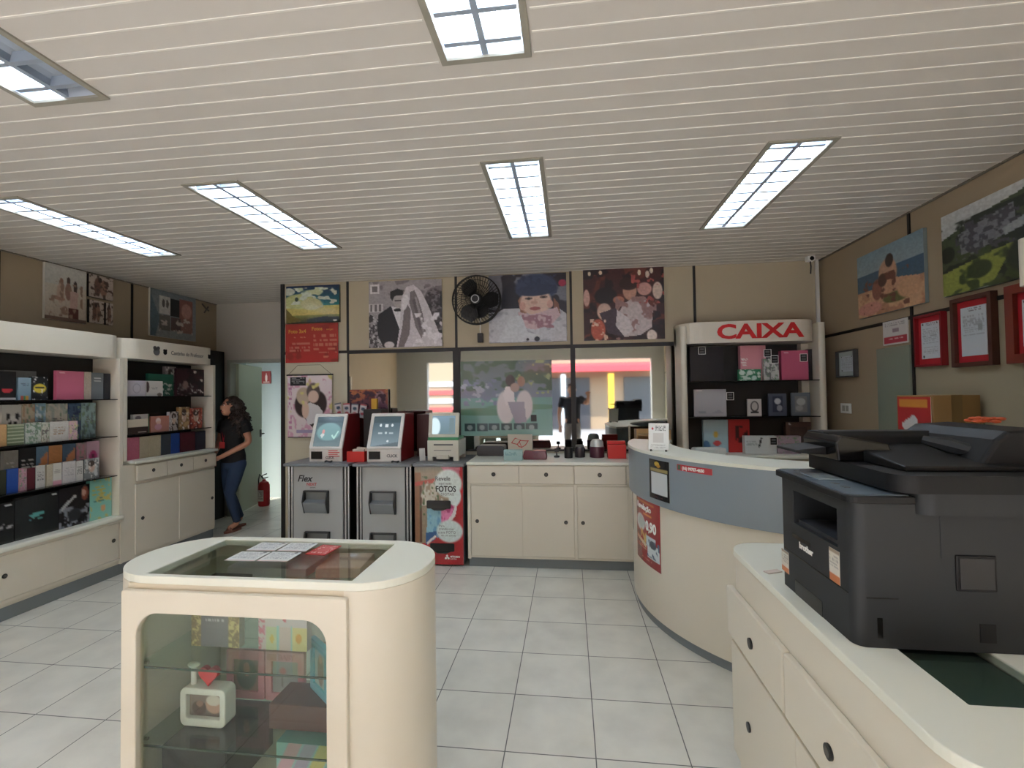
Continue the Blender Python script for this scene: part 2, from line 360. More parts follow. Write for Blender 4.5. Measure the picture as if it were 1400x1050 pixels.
for q in range(5): G().box(-7.6 + .02, .0, .5 + q * .42, -4.2, .08, .72 + q * .42).obj('shop_shelf', mat('shop_red_stripe', (196, 70, 66), .6) if q % 2 else mat('shop_white_stripe', (200, 196, 190), .6), sb)
G().box(1.75, 1.45, 0, 2.0, 1.6, 2.6).obj('post', mat('yellow_post', (236, 170, 40), .5), sb)
G().box(-.35, 1.45, 0, -.15, 1.6, 2.6).obj('post', mat('pale_post', (216, 216, 214), .5), sb)

# ------------------------------------------------------------------ recessed ceiling lights
TUBEM = mat('lit_tube', (238, 246, 250), .5, emit=TUBE); TUBEOFF = mat('unlit_tube', (190, 198, 204), .3)
REFL = mat('light_reflector', (206, 214, 226), .35, .25); LFR = mat('light_frame', (150, 146, 134), .45)
def ceiling_light(f, label, lit=(1, 1)):
    x0, x1, y0, y1 = f; W = x1 - x0; L = y1 - y0
    t = thing('ceiling_light', label, 'ceiling light', ((x0 + x1) / 2, (y0 + y1) / 2, CH), 0, 'recessed fluorescent ceiling lights')
    G().ring(rrect(-W / 2 - .02, -L / 2 - .02, W / 2 + .02, L / 2 + .02, .001, 1), rrect(-W / 2 + .006, -L / 2 + .006, W / 2 - .006, L / 2 - .006, .001, 1), -.008, .002).obj('frame', LFR, t)
    g = G()
    for s in (-1, 1):
        c = s * W / 4; pr = [(c - W / 4 * math.cos(a), .01 + .085 * math.sin(a)) for a in [PI * k / 10 for k in range(11)]]
        vs = [(x, y, z) for x, z in pr for y in (-L / 2, L / 2)]
        g.add(vs, [(2 * i, 2 * i + 2, 2 * i + 3, 2 * i + 1) for i in range(10)])
    for e in (-1, 1): g.box(-W / 2, e * L / 2 - .004, 0, W / 2, e * L / 2 + .004, .12)
    for e in (-1, 1): g.box(e * W / 2 - .003, -L / 2, 0, e * W / 2 + .003, L / 2, .12)
    g.box(-W / 2, -L / 2, .1, W / 2, L / 2, .104)
    g.obj('reflector', REFL, t)
    g = G(); nb = 9
    g.prism([(-.012, .004), (.012, .004), (.003, .05), (-.003, .05)], -L / 2 + .005, L / 2 - .005, 'y')
    for s in (-1, 1):
        for k in range(nb):
            yy = -L / 2 + L * (k + .5) / nb; c = s * W / 4
            g.prism([(yy - .01, .002), (yy + .01, .002), (yy + .002, .05), (yy - .002, .05)], c - W / 4 + .012, c + W / 4 - .012, 'x')
    g.obj('louvre', mat('louvre_metal', (176, 188, 204), .3, .4), t)
    for s, on in zip((-1, 1), lit):
        G().tube([(s * W / 4, -L / 2 + .03, .066), (s * W / 4, L / 2 - .03, .066)], .016, 10).obj('fluorescent_tube', TUBEM if on else TUBEOFF, t, smooth=True)
    return t
LL = ['long recessed ceiling light second from the left, lit, between two middle posters', 'lit recessed ceiling light in the centre of the far row', 'lit recessed ceiling light at the right of the far row', 'bluish recessed ceiling light along the left wall, far row',
      'bright recessed ceiling light at the top centre, nearest the viewer', 'recessed ceiling light at the top left corner with one tube dark', 'recessed ceiling light along the left wall, near row']
for k, f in enumerate(FIX):
    ceiling_light(f, LL[k] if k < 7 else ['recessed ceiling light above the entrance, left', 'recessed ceiling light above the entrance, centre', 'recessed ceiling light above the entrance, right'][k - 7], (1, 0) if k == 5 else (1, 1))

# ------------------------------------------------------------------ display units along the walls (local frame: front faces -y, x to the right)
def finger_hole(parent, x, y, z, r=.017):
    g = G(); g.disc((x, z, y - .003), r, .006, 'y', 0); g.disc((x, z, y - .0045), r * .62, .003, 'y', 1)
    return g.obj('finger_pull', [BLACK, mat('pull_recess', (70, 68, 64), .5)], parent)
def door_leaf(t, x0, x1, z0, z1, y0, kx, kz, name='sliding_door', m=None):
    d = G().box(x0, y0, z0, x1, y0 + .016, z1).obj(name, m or CREAM, t, bevel=.003)
    finger_hole(d, kx, y0, kz); return d
def hood(L, d, z0, z1, r=.14):
    return G().prism(rrect(0, 0, L, d, (r, r, .002, .002), 8), z0, z1)
def unit_left_low():
    t = thing('display_unit', 'long cream wall unit at left with tall shelves above a low sliding-door base', 'display cabinet', (-4.05, 1.53, 0), PI / 2)
    L = 2.30; D = .70
    hood(L, .3, 1.965, 2.17).obj('fascia', CREAM, t, bevel=.004)
    for a in (0, L - .035): G().box(a, .01, .54, a + .035, .3, 1.965).obj('side_panel', CREAM, t, bevel=.002)
    G().box(.035, .29, .54, L - .035, .3, 1.965).obj('back_panel', DARKB, t)
    for z in (1.592, 1.257, .902): G().box(.035, .03, z - .004, L - .035, .29, z + .004).obj('glass_shelf', SHELFG, t)
    G().box(0, -.01, .50, L + .002, .62, .54).obj('worktop', CREAM_TOP, t, bevel=.014, seg=3)
    g = G(); g.box(0, .03, .1, L, .62, .5); g.box(L - .02, .01, .1, L, .03, .5); g.box(0, .012, .13, L, .03, .155); g.box(0, .012, .478, L, .03, .5); g.obj('carcass', CREAM, t, bevel=.002)
    for a, b, kx in ((.02, .86, .1), (.84, 1.34, 1.3), (1.33, 1.81, 1.40), (1.80, 2.27, 2.22)): door_leaf(t, a, b, .157, .476, .016 if a < 1 or a > 1.5 else .008, kx, .33)
    G().box(0, .04, 0, L, .6, .1).obj('plinth', GREY_PL, t)
unit_left_low()
def unit_left_high():
    t = thing('display_unit', 'cream wall unit with drawers behind the woman, fascia lettered above dark shelves', 'display cabinet', (-4.05, 3.835, 0), PI / 2)
    L = 1.12; D = .70
    f = hood(L, .3, 1.975, 2.165).obj('fascia', CREAM, t, bevel=.004)
    text('Cantinho do Professor', .058, mat('ink_dark_blue', (66, 68, 78), .5), t, (.50, -.001, 2.045), sx=.8)
    for x, r, m in ((.33, .036, INKG), (.43, .022, INK), (1.015, .02, INK), (1.085, .032, INK)):
        g = G(); g.disc((x, 2.06, -.0015), r, .002); g.disc((x - r * .5, 2.06 + r, -.0015), r * .55, .002); g.disc((x + r * .55, 2.06 + r * 1.05, -.0015), r * .5, .002); g.obj('sticker', m, t)
    for a in (0, L - .035): G().box(a, .01, 1.02, a + .035, .3, 1.975).obj('side_panel', CREAM, t, bevel=.002)
    G().box(.035, .29, 1.02, L - .035, .3, 1.975).obj('back_panel', DARKB, t)
    for z in (1.617, 1.257): G().box(.035, .03, z - .004, L - .035, .29, z + .004).obj('glass_shelf', SHELFG, t)
    G().box(.08, -.03, .985, L, .62, 1.015).obj('worktop', CREAM_TOP, t, bevel=.008, seg=3)
    g = G(); g.box(0, .02, .1, L, .62, .985); g.obj('carcass', CREAM, t, bevel=.003)
    for k in range(3):
        a = .12 + k * .33; dr = G().box(a, -.012, .82, a + .325, .01, .965).obj('drawer', CREAM, t, bevel=.003); finger_hole(dr, a + .17, -.012, .9)
    door_leaf(t, .12, .62, .13, .79, .004, .19, .46); door_leaf(t, .61, 1.1, .13, .79, .0, 1.06, .46)
    G().box(0, .04, 0, L, .6, .1).obj('plinth', GREY_PL, t)
unit_left_high()
def unit_cashier():
    t = thing('display_unit', 'cream cashier shelf unit with a big red word on its fascia', 'display cabinet', (1.06, 4.58, 0), 0)
    L = 1.30; f = hood(L - .06, .3, 2.045, 2.245, .2).obj('fascia', CREAM, t, bevel=.004)
    text('CAIXA', .185, RED, t, (.325, -.002, 2.085), bold=.006, sx=1.36, extrude=.003)
    for x in (0, L - .07):
        G().prism(rrect(x, .02, x + .06, .3, .025, 4), 0, 2.215).obj('side_panel', CREAM, t, smooth=True)
    g = G(); g.box(L - .135, .225, 1.0, L - .07, .3, 2.04); g.obj('inner_panel', CREAM, t)
    G().box(.06, .288, 1.0, L - .14, .3, 2.04).obj('back_panel', DARKB, t)
    for z in (1.682, 1.347): G().box(.06, .03, z - .004, L - .07, .288, z + .004).obj('glass_shelf', SHELFG, t)
    G().box(.06, -.06, .965, L - .07, .36, 1.0).obj('worktop', CREAM_TOP, t, bevel=.01, seg=3)
    G().box(.06, .0, .1, L - .07, .35, .965).obj('carcass', CREAM, t)
    for k in range(3):
        a = .07 + k * .39; dr = G().box(a, -.014, .8, a + .38, .0, .94).obj('drawer', CREAM, t, bevel=.003); finger_hole(dr, a + .19, -.014, .87)
    G().box(.06, .04, 0, L - .07, .34, .1).obj('plinth', GREY_PL, t)
unit_cashier()
def unit_right():
    t = thing('display_unit', 'cream shelf unit on the right wall, only its far edge in view', 'display cabinet', (2.1, 2.48, 0), -PI / 2)
    L = 1.6
    hood(L, .36, 2.06, 2.28, .05).obj('fascia', CREAM, t, bevel=.004)
    for a in (.035, L - .04): G().box(a, .015, 1.0, a + .038, .36, 2.06).obj('side_panel', CREAM, t)
    G().box(.07, .35, 1.0, L - .04, .36, 2.06).obj('back_panel', DARKB, t)
    for z in (1.69, 1.35): G().box(.07, .04, z - .004, L - .04, .35, z + .004).obj('glass_shelf', SHELFG, t)
    G().box(.03, 0, .96, L, .36, 1.0).obj('worktop', CREAM_TOP, t, bevel=.008); G().box(.03, .03, 0, L, .36, .96).obj('carcass', CREAM, t)
unit_right()
def back_counter():
    t = thing('base_cabinet', 'low cream cabinet with three drawers under the mirror panes', 'cabinet', (-.955, 4.27, 0), 0)
    L = 1.97
    G().box(0, -.012, .94, L, .66, .968).obj('worktop', CREAM_TOP, t, bevel=.006, seg=3)
    g = G(); g.box(.005, .014, .095, L, .66, .94); g.box(.985, .0, .1, 1.01, .014, .77); g.box(.005, 0, .08, .035, .014, .94); g.box(.035, .002, .752, L, .014, .77); g.box(.035, .002, .09, L, .014, .108); g.obj('carcass', CREAM, t, bevel=.002)
    for a, b in ((.02, .485), (.49, .982), (.99, 1.44), (1.45, 1.95)):
        dr = G().box(a, -.006, .772, b, .014, .936).obj('drawer', CREAM, t, bevel=.003); finger_hole(dr, (a + b) / 2, -.006, .856, .019)
    for a, b, yy, kx in ((.04, .515, .0, .095), (.51, .982, .009, .908), (1.012, 1.46, .004, 1.06), (1.45, 1.95, .009, 1.9)): door_leaf(t, a, b, .11, .75, yy - .002, kx, .425)
    G().box(.01, .03, 0, L, .64, .082).obj('plinth', GREY_PL, t, bevel=.004)
back_counter()

# ------------------------------------------------------------------ round service desk
DC = (1.76, 3.72)
def arcpoly(r0, r1, a0, a1, n=48):
    o = [(r1 * math.cos(a0 + (a1 - a0) * k / n), r1 * math.sin(a0 + (a1 - a0) * k / n)) for k in range(n + 1)]
    i = [(r0 * math.cos(a0 + (a1 - a0) * k / n), r0 * math.sin(a0 + (a1 - a0) * k / n)) for k in range(n + 1)]
    return o, i
def arcwall(r0, r1, a0, a1, z0, z1, n=48):
    g = G(); o, i = arcpoly(r0, r1, a0, a1, n); vs = [(*p, z) for z in (z0, z1) for P in (o, i) for p in P]; N = n + 1; fs = []
    for k in range(n): fs += [(k, k + 1, N + k + 1, N + k), (2 * N + k, 3 * N + k, 3 * N + k + 1, 2 * N + k + 1), (k, 2 * N + k, 2 * N + k + 1, k + 1), (N + k, N + k + 1, 3 * N + k + 1, 3 * N + k)]
    for k in (0, n): fs.append((k, N + k, 3 * N + k, 2 * N + k))
    return g.add(vs, fs)
def round_desk():
    t = thing('service_desk', 'curved cream service desk with a blue-grey upper band', 'counter', (DC[0], DC[1], 0))
    A0, A1 = math.radians(158), math.radians(303)
    arcwall(1.22, 1.275, A0, A1, .06, .86).obj('body', CREAM, t, smooth=True)
    arcwall(1.2, 1.26, A0, A1, 0, .06).obj('plinth', GREY_PL, t, smooth=True)
    arcwall(1.24, 1.30, A0, A1, .84, 1.165).obj('band', BAND, t, smooth=True)
    arcwall(.98, 1.305, A0, A1, 1.165, 1.185).obj('ledge', CREAM_TOP, t, smooth=True)
    arcwall(.68, 1.24, A0 + .25, A1, .74, .765).obj('worktop', CREAM_TOP, t, smooth=True)
    return t
round_desk()
dk = (DC[0], DC[1], 0)
R2 = math.radians
def arcsign(name, label, cat, R_, a0, a1, z0, z1, spec, m=None, res=50):
    o = panel(name, 1, 1, .0025, spec, None, dk, 0, res, arc=(R_, R2(a0), R2(a1), z0, z1), m=m or GLOSSY_PRINT); return tag(o, label, cat)
# signs and stickers on the desk
o = arcsign('payment_poster', 'black notice with a yellow heading and a blank pale square on the desk band', 'sign', 1.3025, 199.6, 209.2, .88, 1.14, [('bg', (22, 24, 30)), ('e', .42, .1, .13, .06, (206, 170, 60)), ('e', .5, .15, .1, .04, (190, 140, 50)), ('r', .08, .21, .92, .29, (150, 136, 84)), ('r', .12, .31, .9, .86, (196, 204, 208)), ('t', .3, .93, .7, .96, 1, (120, 80, 80), 3)])
o = arcsign('phone_sticker', 'small red strip sticker with a telephone number on the desk band', 'sticker', 1.3025, 212.3, 223.3, 1.103, 1.14, [('bg', (196, 60, 70)), ('r', .02, .1, .12, .9, (70, 110, 84))], res=24)
text('(16) 99707-4650', .026, INKW, o, (0, 0, 0), bend=(1.303, R2(214.1), 1.112), bold=.0012, extrude=.0004, sx=.9)
o = arcsign('price_poster', 'red poster with a price and photo prints on the front of the curved desk', 'poster', 1.2785, 185.6, 203.2, .385, .845, [('bg', (168, 34, 38), (150, 26, 34)), ('r', .05, .06, .8, .1, (200, 96, 40)), ('r', .38, .235, .72, .275, (226, 120, 60)),
    ('e', .24, .41, .22, .13, (206, 210, 208)), ('p', [(.25, .28), (.5, .38), (.3, .5), (.1, .44)], (182, 190, 190)), ('n', (214, 170, 90), 14, .5, 5, .25, .5, .55, .72), ('r', .5, .56, .85, .72, (190, 206, 218)), ('r', .55, .66, .97, .88, (206, 216, 222)), ('e', .75, .66, .12, .06, (56, 70, 90)), ('n', (86, 104, 130), 16, .52, 9, .52, .6, .96, .86), ('p', [(.04, .62), (.5, .7), (.5, .76), (.04, .68)], (216, 186, 150)), ('t', .06, .74, .5, .8, 2, (210, 150, 120), 4), ('t', .3, .92, .7, .95, 1, (210, 120, 110), 4)], res=70)
text('Revelação', .055, INKW, o, (0, 0, 0), bend=(1.279, R2(186.6), .755), bold=.0022, extrude=.0004, sx=1.15)
text('0,90', .092, INKW, o, (0, 0, 0), bend=(1.279, R2(194.2), .625), bold=.004, extrude=.0004, sx=.95)
arcsign('notice_poster', 'faded pinkish notice on the left flank of the curved desk', 'poster', 1.2785, 168, 178.5, .52, .86, [('bg', (196, 170, 160), (168, 150, 142)), ('t', .1, .1, .9, .6, 6, (170, 100, 96), 5), ('r', .1, .7, .9, .95, (150, 130, 124))], res=30)
# acrylic card stand on the desk
t = thing('card_stand', 'white payment card in a small black-footed stand on the desk ledge', 'sign stand', (.60, 3.30, 1.1855), R2(-20))
panel('card', .135, .185, .006, [('bg', (226, 232, 232)), ('p', [(.14, .2), (.2, .14), (.26, .2), (.2, .26)], (210, 60, 70)), ('t', .34, .1, .85, .3, 4, (110, 120, 124), 3), ('r', .22, .36, .74, .72, (204, 206, 206)), ('t', .1, .78, .85, .95, 4, (170, 176, 178), 6)], t, (0, 0, .006), tilt=.12, m=GLOSSY_PRINT)
g = G(); g.box(-.055, -.012, 0, -.045, .04, .012); g.box(.045, -.012, 0, .055, .04, .012); g.obj('foot', BLACK, t)
g = G(); g.tube([(-.03, .03, .18), (-.01, .035, .2), (.03, .035, .2), (.05, .03, .185)], .004, 6); g.obj('clip', BLACK, t)

# ------------------------------------------------------------------ pictures on the walls
def picture(name, label, cat, w, h, loc, rz, spec, res=90, d=.025, m=None, side=(210, 206, 196), group=None):
    return tag(panel(name, w, h, d, spec, None, loc, rz, res, side, m), label, cat, group)
BW = [('bg', (168, 160, 164), (150, 142, 146)), ('n', (130, 122, 126), 10, .55, 3), ('r', .02, .04, .15, .19, (225, 220, 222)), ('r', .05, .07, .12, .16, (120, 115, 118)), ('r', .0, .34, .2, .46, (205, 200, 202)), ('r', .02, .35, .05, .45, (110, 105, 108)), ('r', .08, .35, .11, .45, (110, 105, 108)), ('r', .14, .35, .17, .45, (110, 105, 108)),
    ('n', (66, 62, 64), 22, .46, 5, 0, .5, .3, 1), ('n', (190, 186, 188), 30, .62, 8, 0, .48, .25, 1), ('e', .9, .45, .16, .32, (70, 62, 66)), ('n', (120, 112, 118), 26, .55, 6, .74, .1, 1, .9), ('n', (40, 36, 38), 18, .52, 7, .76, .15, 1, 1),
    ('p', [(.13, .5), (.3, .38), (.36, .4), (.43, .68), (.42, 1), (.2, 1), (.12, .8)], (34, 31, 36)), ('p', [(.31, .38), (.46, .42), (.48, .62), (.42, .72)], (226, 222, 226)), ('e', .41, .28, .075, .13, (182, 172, 172)), ('p', [(.3, .16), (.4, .12), (.48, .15), (.47, .22), (.36, .23), (.33, .3), (.3, .26)], (44, 40, 42)), ('e', .4, .44, .055, .025, (30, 28, 30)), ('r', .36, .29, .47, .31, (70, 60, 62)),
    ('p', [(.45, .28), (.52, .1), (.62, .07), (.72, .17), (.82, .4), (1.0, .92), (1.0, 1), (.38, 1), (.42, .74)], (214, 206, 212)), ('p', [(.57, .18), (.63, .15), (.68, .28), (.74, .5), (.78, .8), (.72, .87), (.64, .7), (.6, .5), (.56, .35)], (122, 112, 116)), ('p', [(.6, .3), (.64, .28), (.73, .7), (.7, .76)], (96, 86, 90)), ('p', [(.63, .25), (.66, .25), (.76, .74), (.74, .78)], (160, 150, 154)), ('p', [(.5, .3), (.58, .45), (.56, .8), (.48, 1), (.4, 1), (.46, .7)], (120, 108, 112)), ('e', .5, .33, .04, .12, (232, 226, 230), 10), ('n', (236, 230, 236), 12, .6, 15, .6, .5, 1, 1), ('e', .28, .96, .07, .05, (214, 206, 206)), ('s', 60, .12, 4)]
picture('wedding_photo', 'black and white canvas of a bride in a veil and a groom', 'picture', .83, .735, (-1.77, YB - .03, 2.122), 0, BW, 120)
CH_ = [('bg', (44, 40, 50), (56, 50, 62)), ('n', (120, 122, 134), 8, .52, 3, 0, 0, 1, .5), ('e', .3, .42, .14, .3, (30, 30, 44)), ('e', .08, .2, .1, .3, (120, 120, 130)), ('e', .95, .15, .05, .05, (170, 50, 80)), ('p', [(0, .62), (.2, .5), (.4, .5), (.9, .52), (1, .6), (1, 1), (0, 1)], (196, 196, 204)), ('n', (168, 168, 180), 9, .55, 21, 0, .55, 1, 1),
    ('p', [(.38, .38), (.44, .3), (.5, .62), (.42, .6)], (150, 100, 80)), ('p', [(.84, .36), (.9, .45), (.92, .6), (.84, .55)], (140, 92, 76)), ('e', .62, .2, .27, .2, (60, 72, 104)), ('n', (52, 62, 92), 20, .5, 71, .36, .02, .88, .3), ('e', .61, .41, .2, .2, (222, 186, 170)), ('e', .62, .24, .265, .085, (50, 60, 90), -4), ('e', .44, .47, .04, .06, (214, 160, 146)), ('e', .79, .45, .04, .06, (214, 160, 146)), ('e', .52, .36, .05, .02, (120, 96, 92)), ('e', .71, .345, .05, .02, (120, 96, 92)), ('e', .52, .362, .02, .016, (56, 50, 56)), ('e', .71, .347, .02, .016, (56, 50, 56)), ('e', .6, .41, .018, .05, (210, 170, 154)), ('e', .59, .42, .045, .03, (205, 158, 142)), ('e', .6, .51, .07, .026, (172, 92, 92)),
    ('p', [(.38, .55), (.55, .6), (.88, .5), (.92, .62), (.82, .74), (.6, .82), (.42, .78)], (208, 176, 184)), ('n', (164, 116, 130), 14, .5, 25, .4, .6, .84, .8), ('p', [(.28, .62), (.42, .6), (.5, .85), (.7, .92), (.4, 1), (.1, 1)], (206, 208, 214)), ('e', .62, .955, .035, .035, (40, 40, 50)), ('e', .5, .96, .02, .02, (50, 50, 60)), ('s', 50, .1, 4)]
picture('child_photo', 'canvas of a small child in a navy hat and white coat beside the wall fan', 'picture', .83, .725, (-.425, YB - .03, 2.14), 0, CH_, 120)
CP = [('bg', (74, 34, 34), (60, 34, 38)), ('n', (110, 50, 40), 7, .55, 3), ('n', (40, 24, 28), 9, .55, 8), ('e', .08, .06, .02, .03, (240, 220, 190)), ('e', .22, .05, .02, .03, (230, 200, 170)), ('e', .7, .07, .02, .04, (235, 220, 190)), ('e', .8, .1, .025, .05, (230, 210, 190)), ('e', .85, .05, .02, .04, (235, 220, 200)), ('e', .92, .33, .06, .12, (214, 190, 176)), ('e', .28, .38, .14, .12, (34, 24, 28)),
    ('e', .04, .4, .04, .12, (206, 160, 150)), ('e', .58, .32, .085, .13, (206, 150, 128)), ('e', .57, .22, .12, .09, (52, 26, 24)), ('e', .76, .3, .09, .09, (206, 150, 140)), ('e', .44, .44, .07, .05, (190, 120, 100)), ('p', [(.5, .5), (.62, .42), (.78, .44), (.86, .6), (.84, .84), (.7, .94), (.5, .96), (.4, .7)], (206, 190, 192)), ('n', (160, 120, 118), 12, .55, 33, .4, .4, .9, 1), ('e', .26, .6, .09, .12, (214, 176, 160)), ('p', [(.2, .62), (.4, .55), (.52, .8), (.5, .96), (.3, .9)], (74, 60, 74)), ('p', [(.42, .58), (.56, .7), (.62, .86), (.5, .95), (.4, .8)], (214, 204, 208)),
    ('e', .18, .85, .09, .15, (196, 90, 70)), ('n', (226, 190, 170), 18, .58, 41, .08, .7, .3, 1), ('e', .84, .95, .06, .08, (236, 220, 210)), ('n', (180, 80, 74), 16, .6, 44, .6, .1, 1, .5), ('s', 50, .15, 4)]
picture('couple_photo', 'dark reddish canvas of an embracing couple with flowers', 'picture', .82, .745, (.575, YB - .03, 2.137), 0, CP, 120)
SKY = [('g', 0, .55, (24, 44, 84), (40, 128, 128)), ('g', .55, .8, (196, 186, 96), (214, 190, 96)), ('g', .8, 1.01, (140, 140, 60), (44, 44, 34)), ('n', (196, 206, 160), 5, .5, 7, 0, .05, .7, .6), ('e', .25, .42, .3, .2, (190, 196, 130)), ('n', (206, 216, 196), 9, .55, 5, .1, .05, .95, .5), ('e', .05, .15, .12, .1, (200, 206, 190)), ('e', .2, .36, .035, .06, (70, 90, 70)), ('e', .48, .5, .2, .16, (200, 196, 140)), ('p', [(0, .6), (.12, .8), (.3, .95), (0, 1)], (110, 96, 40)), ('p', [(.4, .9), (.7, .84), (1, .86), (1, 1), (.4, 1)], (40, 44, 40)), ('e', .92, .95, .04, .025, (200, 200, 190)), ('s', 40, .15, 3)]
picture('sky_photo', 'teal and yellow sky picture with a hot air balloon above the red price board', 'picture', .635, .42, (-2.845, YB - .035, 2.425), 0, SKY, 100, .03, GLOSSY_PRINT, (50, 60, 50))
t = tag(panel('price_board', .63, .44, .006, [('bg', (172, 44, 32), (186, 36, 32)), ('n', (150, 36, 28), 5, .6, 3), ('t', .16, .34, .4, .37, 1, (206, 120, 90), 5), ('t', .08, .5, .46, .76, 3, (196, 110, 90), 6), ('t', .54, .3, .98, .75, 4, (200, 110, 84), 8), ('t', .7, .83, .82, .92, 2, (206, 110, 80), 9)], None, (-2.865, YB - .02, 1.98), 0, 60), 'red price board with ochre lettering under the teal sky picture', 'sign')
text('Foto 3x4', .058, INKO, t, (-.28, -.001, .335), bold=.0015); text('Fotos', .056, INKO, t, (.0, -.001, .36), bold=.0015); text('antigas', .03, INKO, t, (.175, -.001, .36))
t = thing('wall_banner', 'pink hanging banner with a child in a dark heart shape', 'banner', (-2.885, YB - .03, 1.14))
panel('banner_print', .53, .70, .003, [('bg', (222, 208, 214), (214, 200, 198)), ('n', (206, 150, 176), 12, .6, 3), ('r', .06, .03, .42, .17, (24, 24, 28)), ('t', .1, .05, .38, .15, 4, (140, 140, 140), 5), ('e', .38, .48, .22, .2, (46, 30, 28)), ('e', .68, .46, .2, .2, (46, 30, 28)), ('p', [(.17, .52), (.88, .5), (.56, .84)], (46, 30, 28)), ('e', .36, .34, .16, .14, (190, 170, 146)), ('e', .58, .27, .15, .14, (92, 78, 76)), ('e', .58, .35, .12, .1, (214, 184, 168)), ('p', [(.36, .5), (.5, .44), (.7, .5), (.8, .6), (.7, .76), (.45, .8)], (206, 204, 206)), ('e', .4, .56, .08, .14, (214, 180, 160)), ('t', .02, .2, .1, .9, 9, (190, 120, 160), 8), ('r', .2, .88, .75, .93, (150, 140, 180)), ('n', (210, 200, 120), 6, .7, 12)], t, (0, 0, 0), 0, 80)
g = G(); g.tube([(-.275, 0, .7), (.275, 0, .7)], .008, 8); g.tube([(-.26, 0, .002), (.26, 0, .002)], .005, 8); g.obj('rod', BLACK, t)
G().tube([(-.255, 0, .705), (-.14, -.004, .81), (.13, -.004, .81), (.255, 0, .705)], .002, 5).obj('hanging_cord', INK, t)
LAKE = [('g', 0, .5, (96, 116, 120), (120, 132, 150)), ('g', .5, 1.01, (110, 160, 150), (130, 176, 164)), ('n', (74, 104, 84), 9, .45, 3, 0, 0, 1, .4), ('n', (150, 168, 120), 14, .62, 4, .6, 0, 1, .45), ('n', (120, 130, 156), 16, .5, 6, 0, .25, .5, .6), ('n', (160, 170, 190), 20, .62, 7, 0, .3, .6, .55), ('e', .3, .68, .5, .05, (92, 140, 112)), ('e', .68, .62, .4, .04, (96, 146, 120)),
    ('e', .5, .62, .1, .22, (216, 206, 208)), ('e', .7, .6, .09, .2, (214, 202, 204)), ('e', .55, .27, .05, .08, (60, 50, 54)), ('e', .67, .28, .04, .07, (170, 130, 112)), ('p', [(.5, .34), (.58, .36), (.6, .56), (.5, .6), (.47, .45)], (226, 216, 218)), ('e', .6, .36, .05, .06, (176, 146, 136)), ('p', [(.52, .55), (.7, .55), (.72, .82), (.6, .84)], (160, 150, 166))]
LAKE += [('r', .04 + k * .135, .84, .04 + k * .135 + .12, .94 - .005 * k, (50, 74, 78)) for k in range(6)] + [('e', .1 + k * .135, .89, .03, .035, (140, 160, 160)) for k in range(6)]
tag(panel('lake_poster', .985, .80, .003, LAKE, None, (-.67, YB - .016, 1.15), 0, 110, m=GLOSSY_PRINT), 'large blue-green poster of a couple by a lake on the middle mirror pane', 'poster')
tag(panel('couple_poster', .44, .31, .02, [('bg', (190, 110, 60), (96, 44, 60)), ('n', (150, 70, 60), 6, .5, 3), ('e', .55, .35, .16, .3, (110, 40, 44)), ('e', .8, .35, .14, .3, (150, 110, 120)), ('e', .84, .72, .16, .3, (120, 74, 96)), ('p', [(0, .5), (.5, .3), (.6, 1), (0, 1)], (104, 48, 66)), ('n', (60, 28, 50), 9, .55, 9), ('s', 40, .2, 5)], None, (-2.185, YB - .05, 1.355), 0, 60), 'small wine-toned photo canvas of people standing before the left mirror pane', 'picture')
tag(G().box(-.03, -.006, 0, .03, 0, .07).obj('alarm_keypad', BLACK, None, (-.375, YB - .02, 1.30)), 'small black keypad stuck on the middle mirror pane', 'keypad')
t = thing('state_logo_card', 'cream card with a red outlined flag emblem leaning below the mirror', 'sign', (-.52, YB - .06, .9685))
panel('card', .26, .2, .012, [('bg', (206, 198, 180))], t, (0, 0, 0), 0, 12, tilt=-.0)
g = G()
def outline(g, pts, r, y): g.tube([(x, y, z) for x, z in pts + pts[:1]], r, 6)
outline(g, [(-.09, .11), (-.05, .16), (.005, .14), (-.03, .095)], .004, -.002); outline(g, [(-.03, .095), (.005, .135), (.07, .13), (.09, .135), (.055, .085), (.02, .065), (-.01, .07)], .004, -.002); g.tube([(-.01, -.002, .13), (.02, -.002, .055)], .003, 6)
g.obj('emblem', INKR, t)

# left wall canvases
LB = [('bg', (206, 198, 184), (188, 172, 152)), ('g', .0, .35, (206, 204, 196), (190, 188, 180)), ('e', .38, .3, .05, .08, (150, 110, 90)), ('e', .36, .5, .09, .18, (190, 160, 140)), ('e', .55, .25, .045, .07, (80, 60, 50)), ('e', .55, .45, .08, .16, (150, 110, 96)), ('e', .72, .35, .05, .12, (70, 50, 44)), ('p', [(.6, .42), (.8, .44), (.76, .8), (.6, .78)], (196, 160, 150)), ('r', .56, .74, .8, 1, (96, 44, 38)), ('p', [(.2, .55), (.5, .6), (.4, .64), (.2, .62)], (170, 130, 110)), ('n', (150, 120, 100), 10, .64, 5, .1, .3, .9, 1), ('r', 0, .94, 1, 1, (110, 84, 70)), ('s', 40, .1, 3)]
picture('beach_family_photo', 'tall canvas of three people on a beach, high on the left wall', 'picture', .37, .52, (XL + .03, 3.90, 2.345), PI / 2, LB, 70)
def small(seed, bg): return [('bg', bg, tuple(v - 20 for v in bg)), ('e', .35, .5, .14, .4, (120, 84, 70)), ('e', .6, .55, .14, .38, (150, 110, 92)), ('e', .45, .2, .08, .12, (60, 46, 40)), ('n', (90, 70, 60), 8, .6, seed), ('s', 30, .15, seed)]
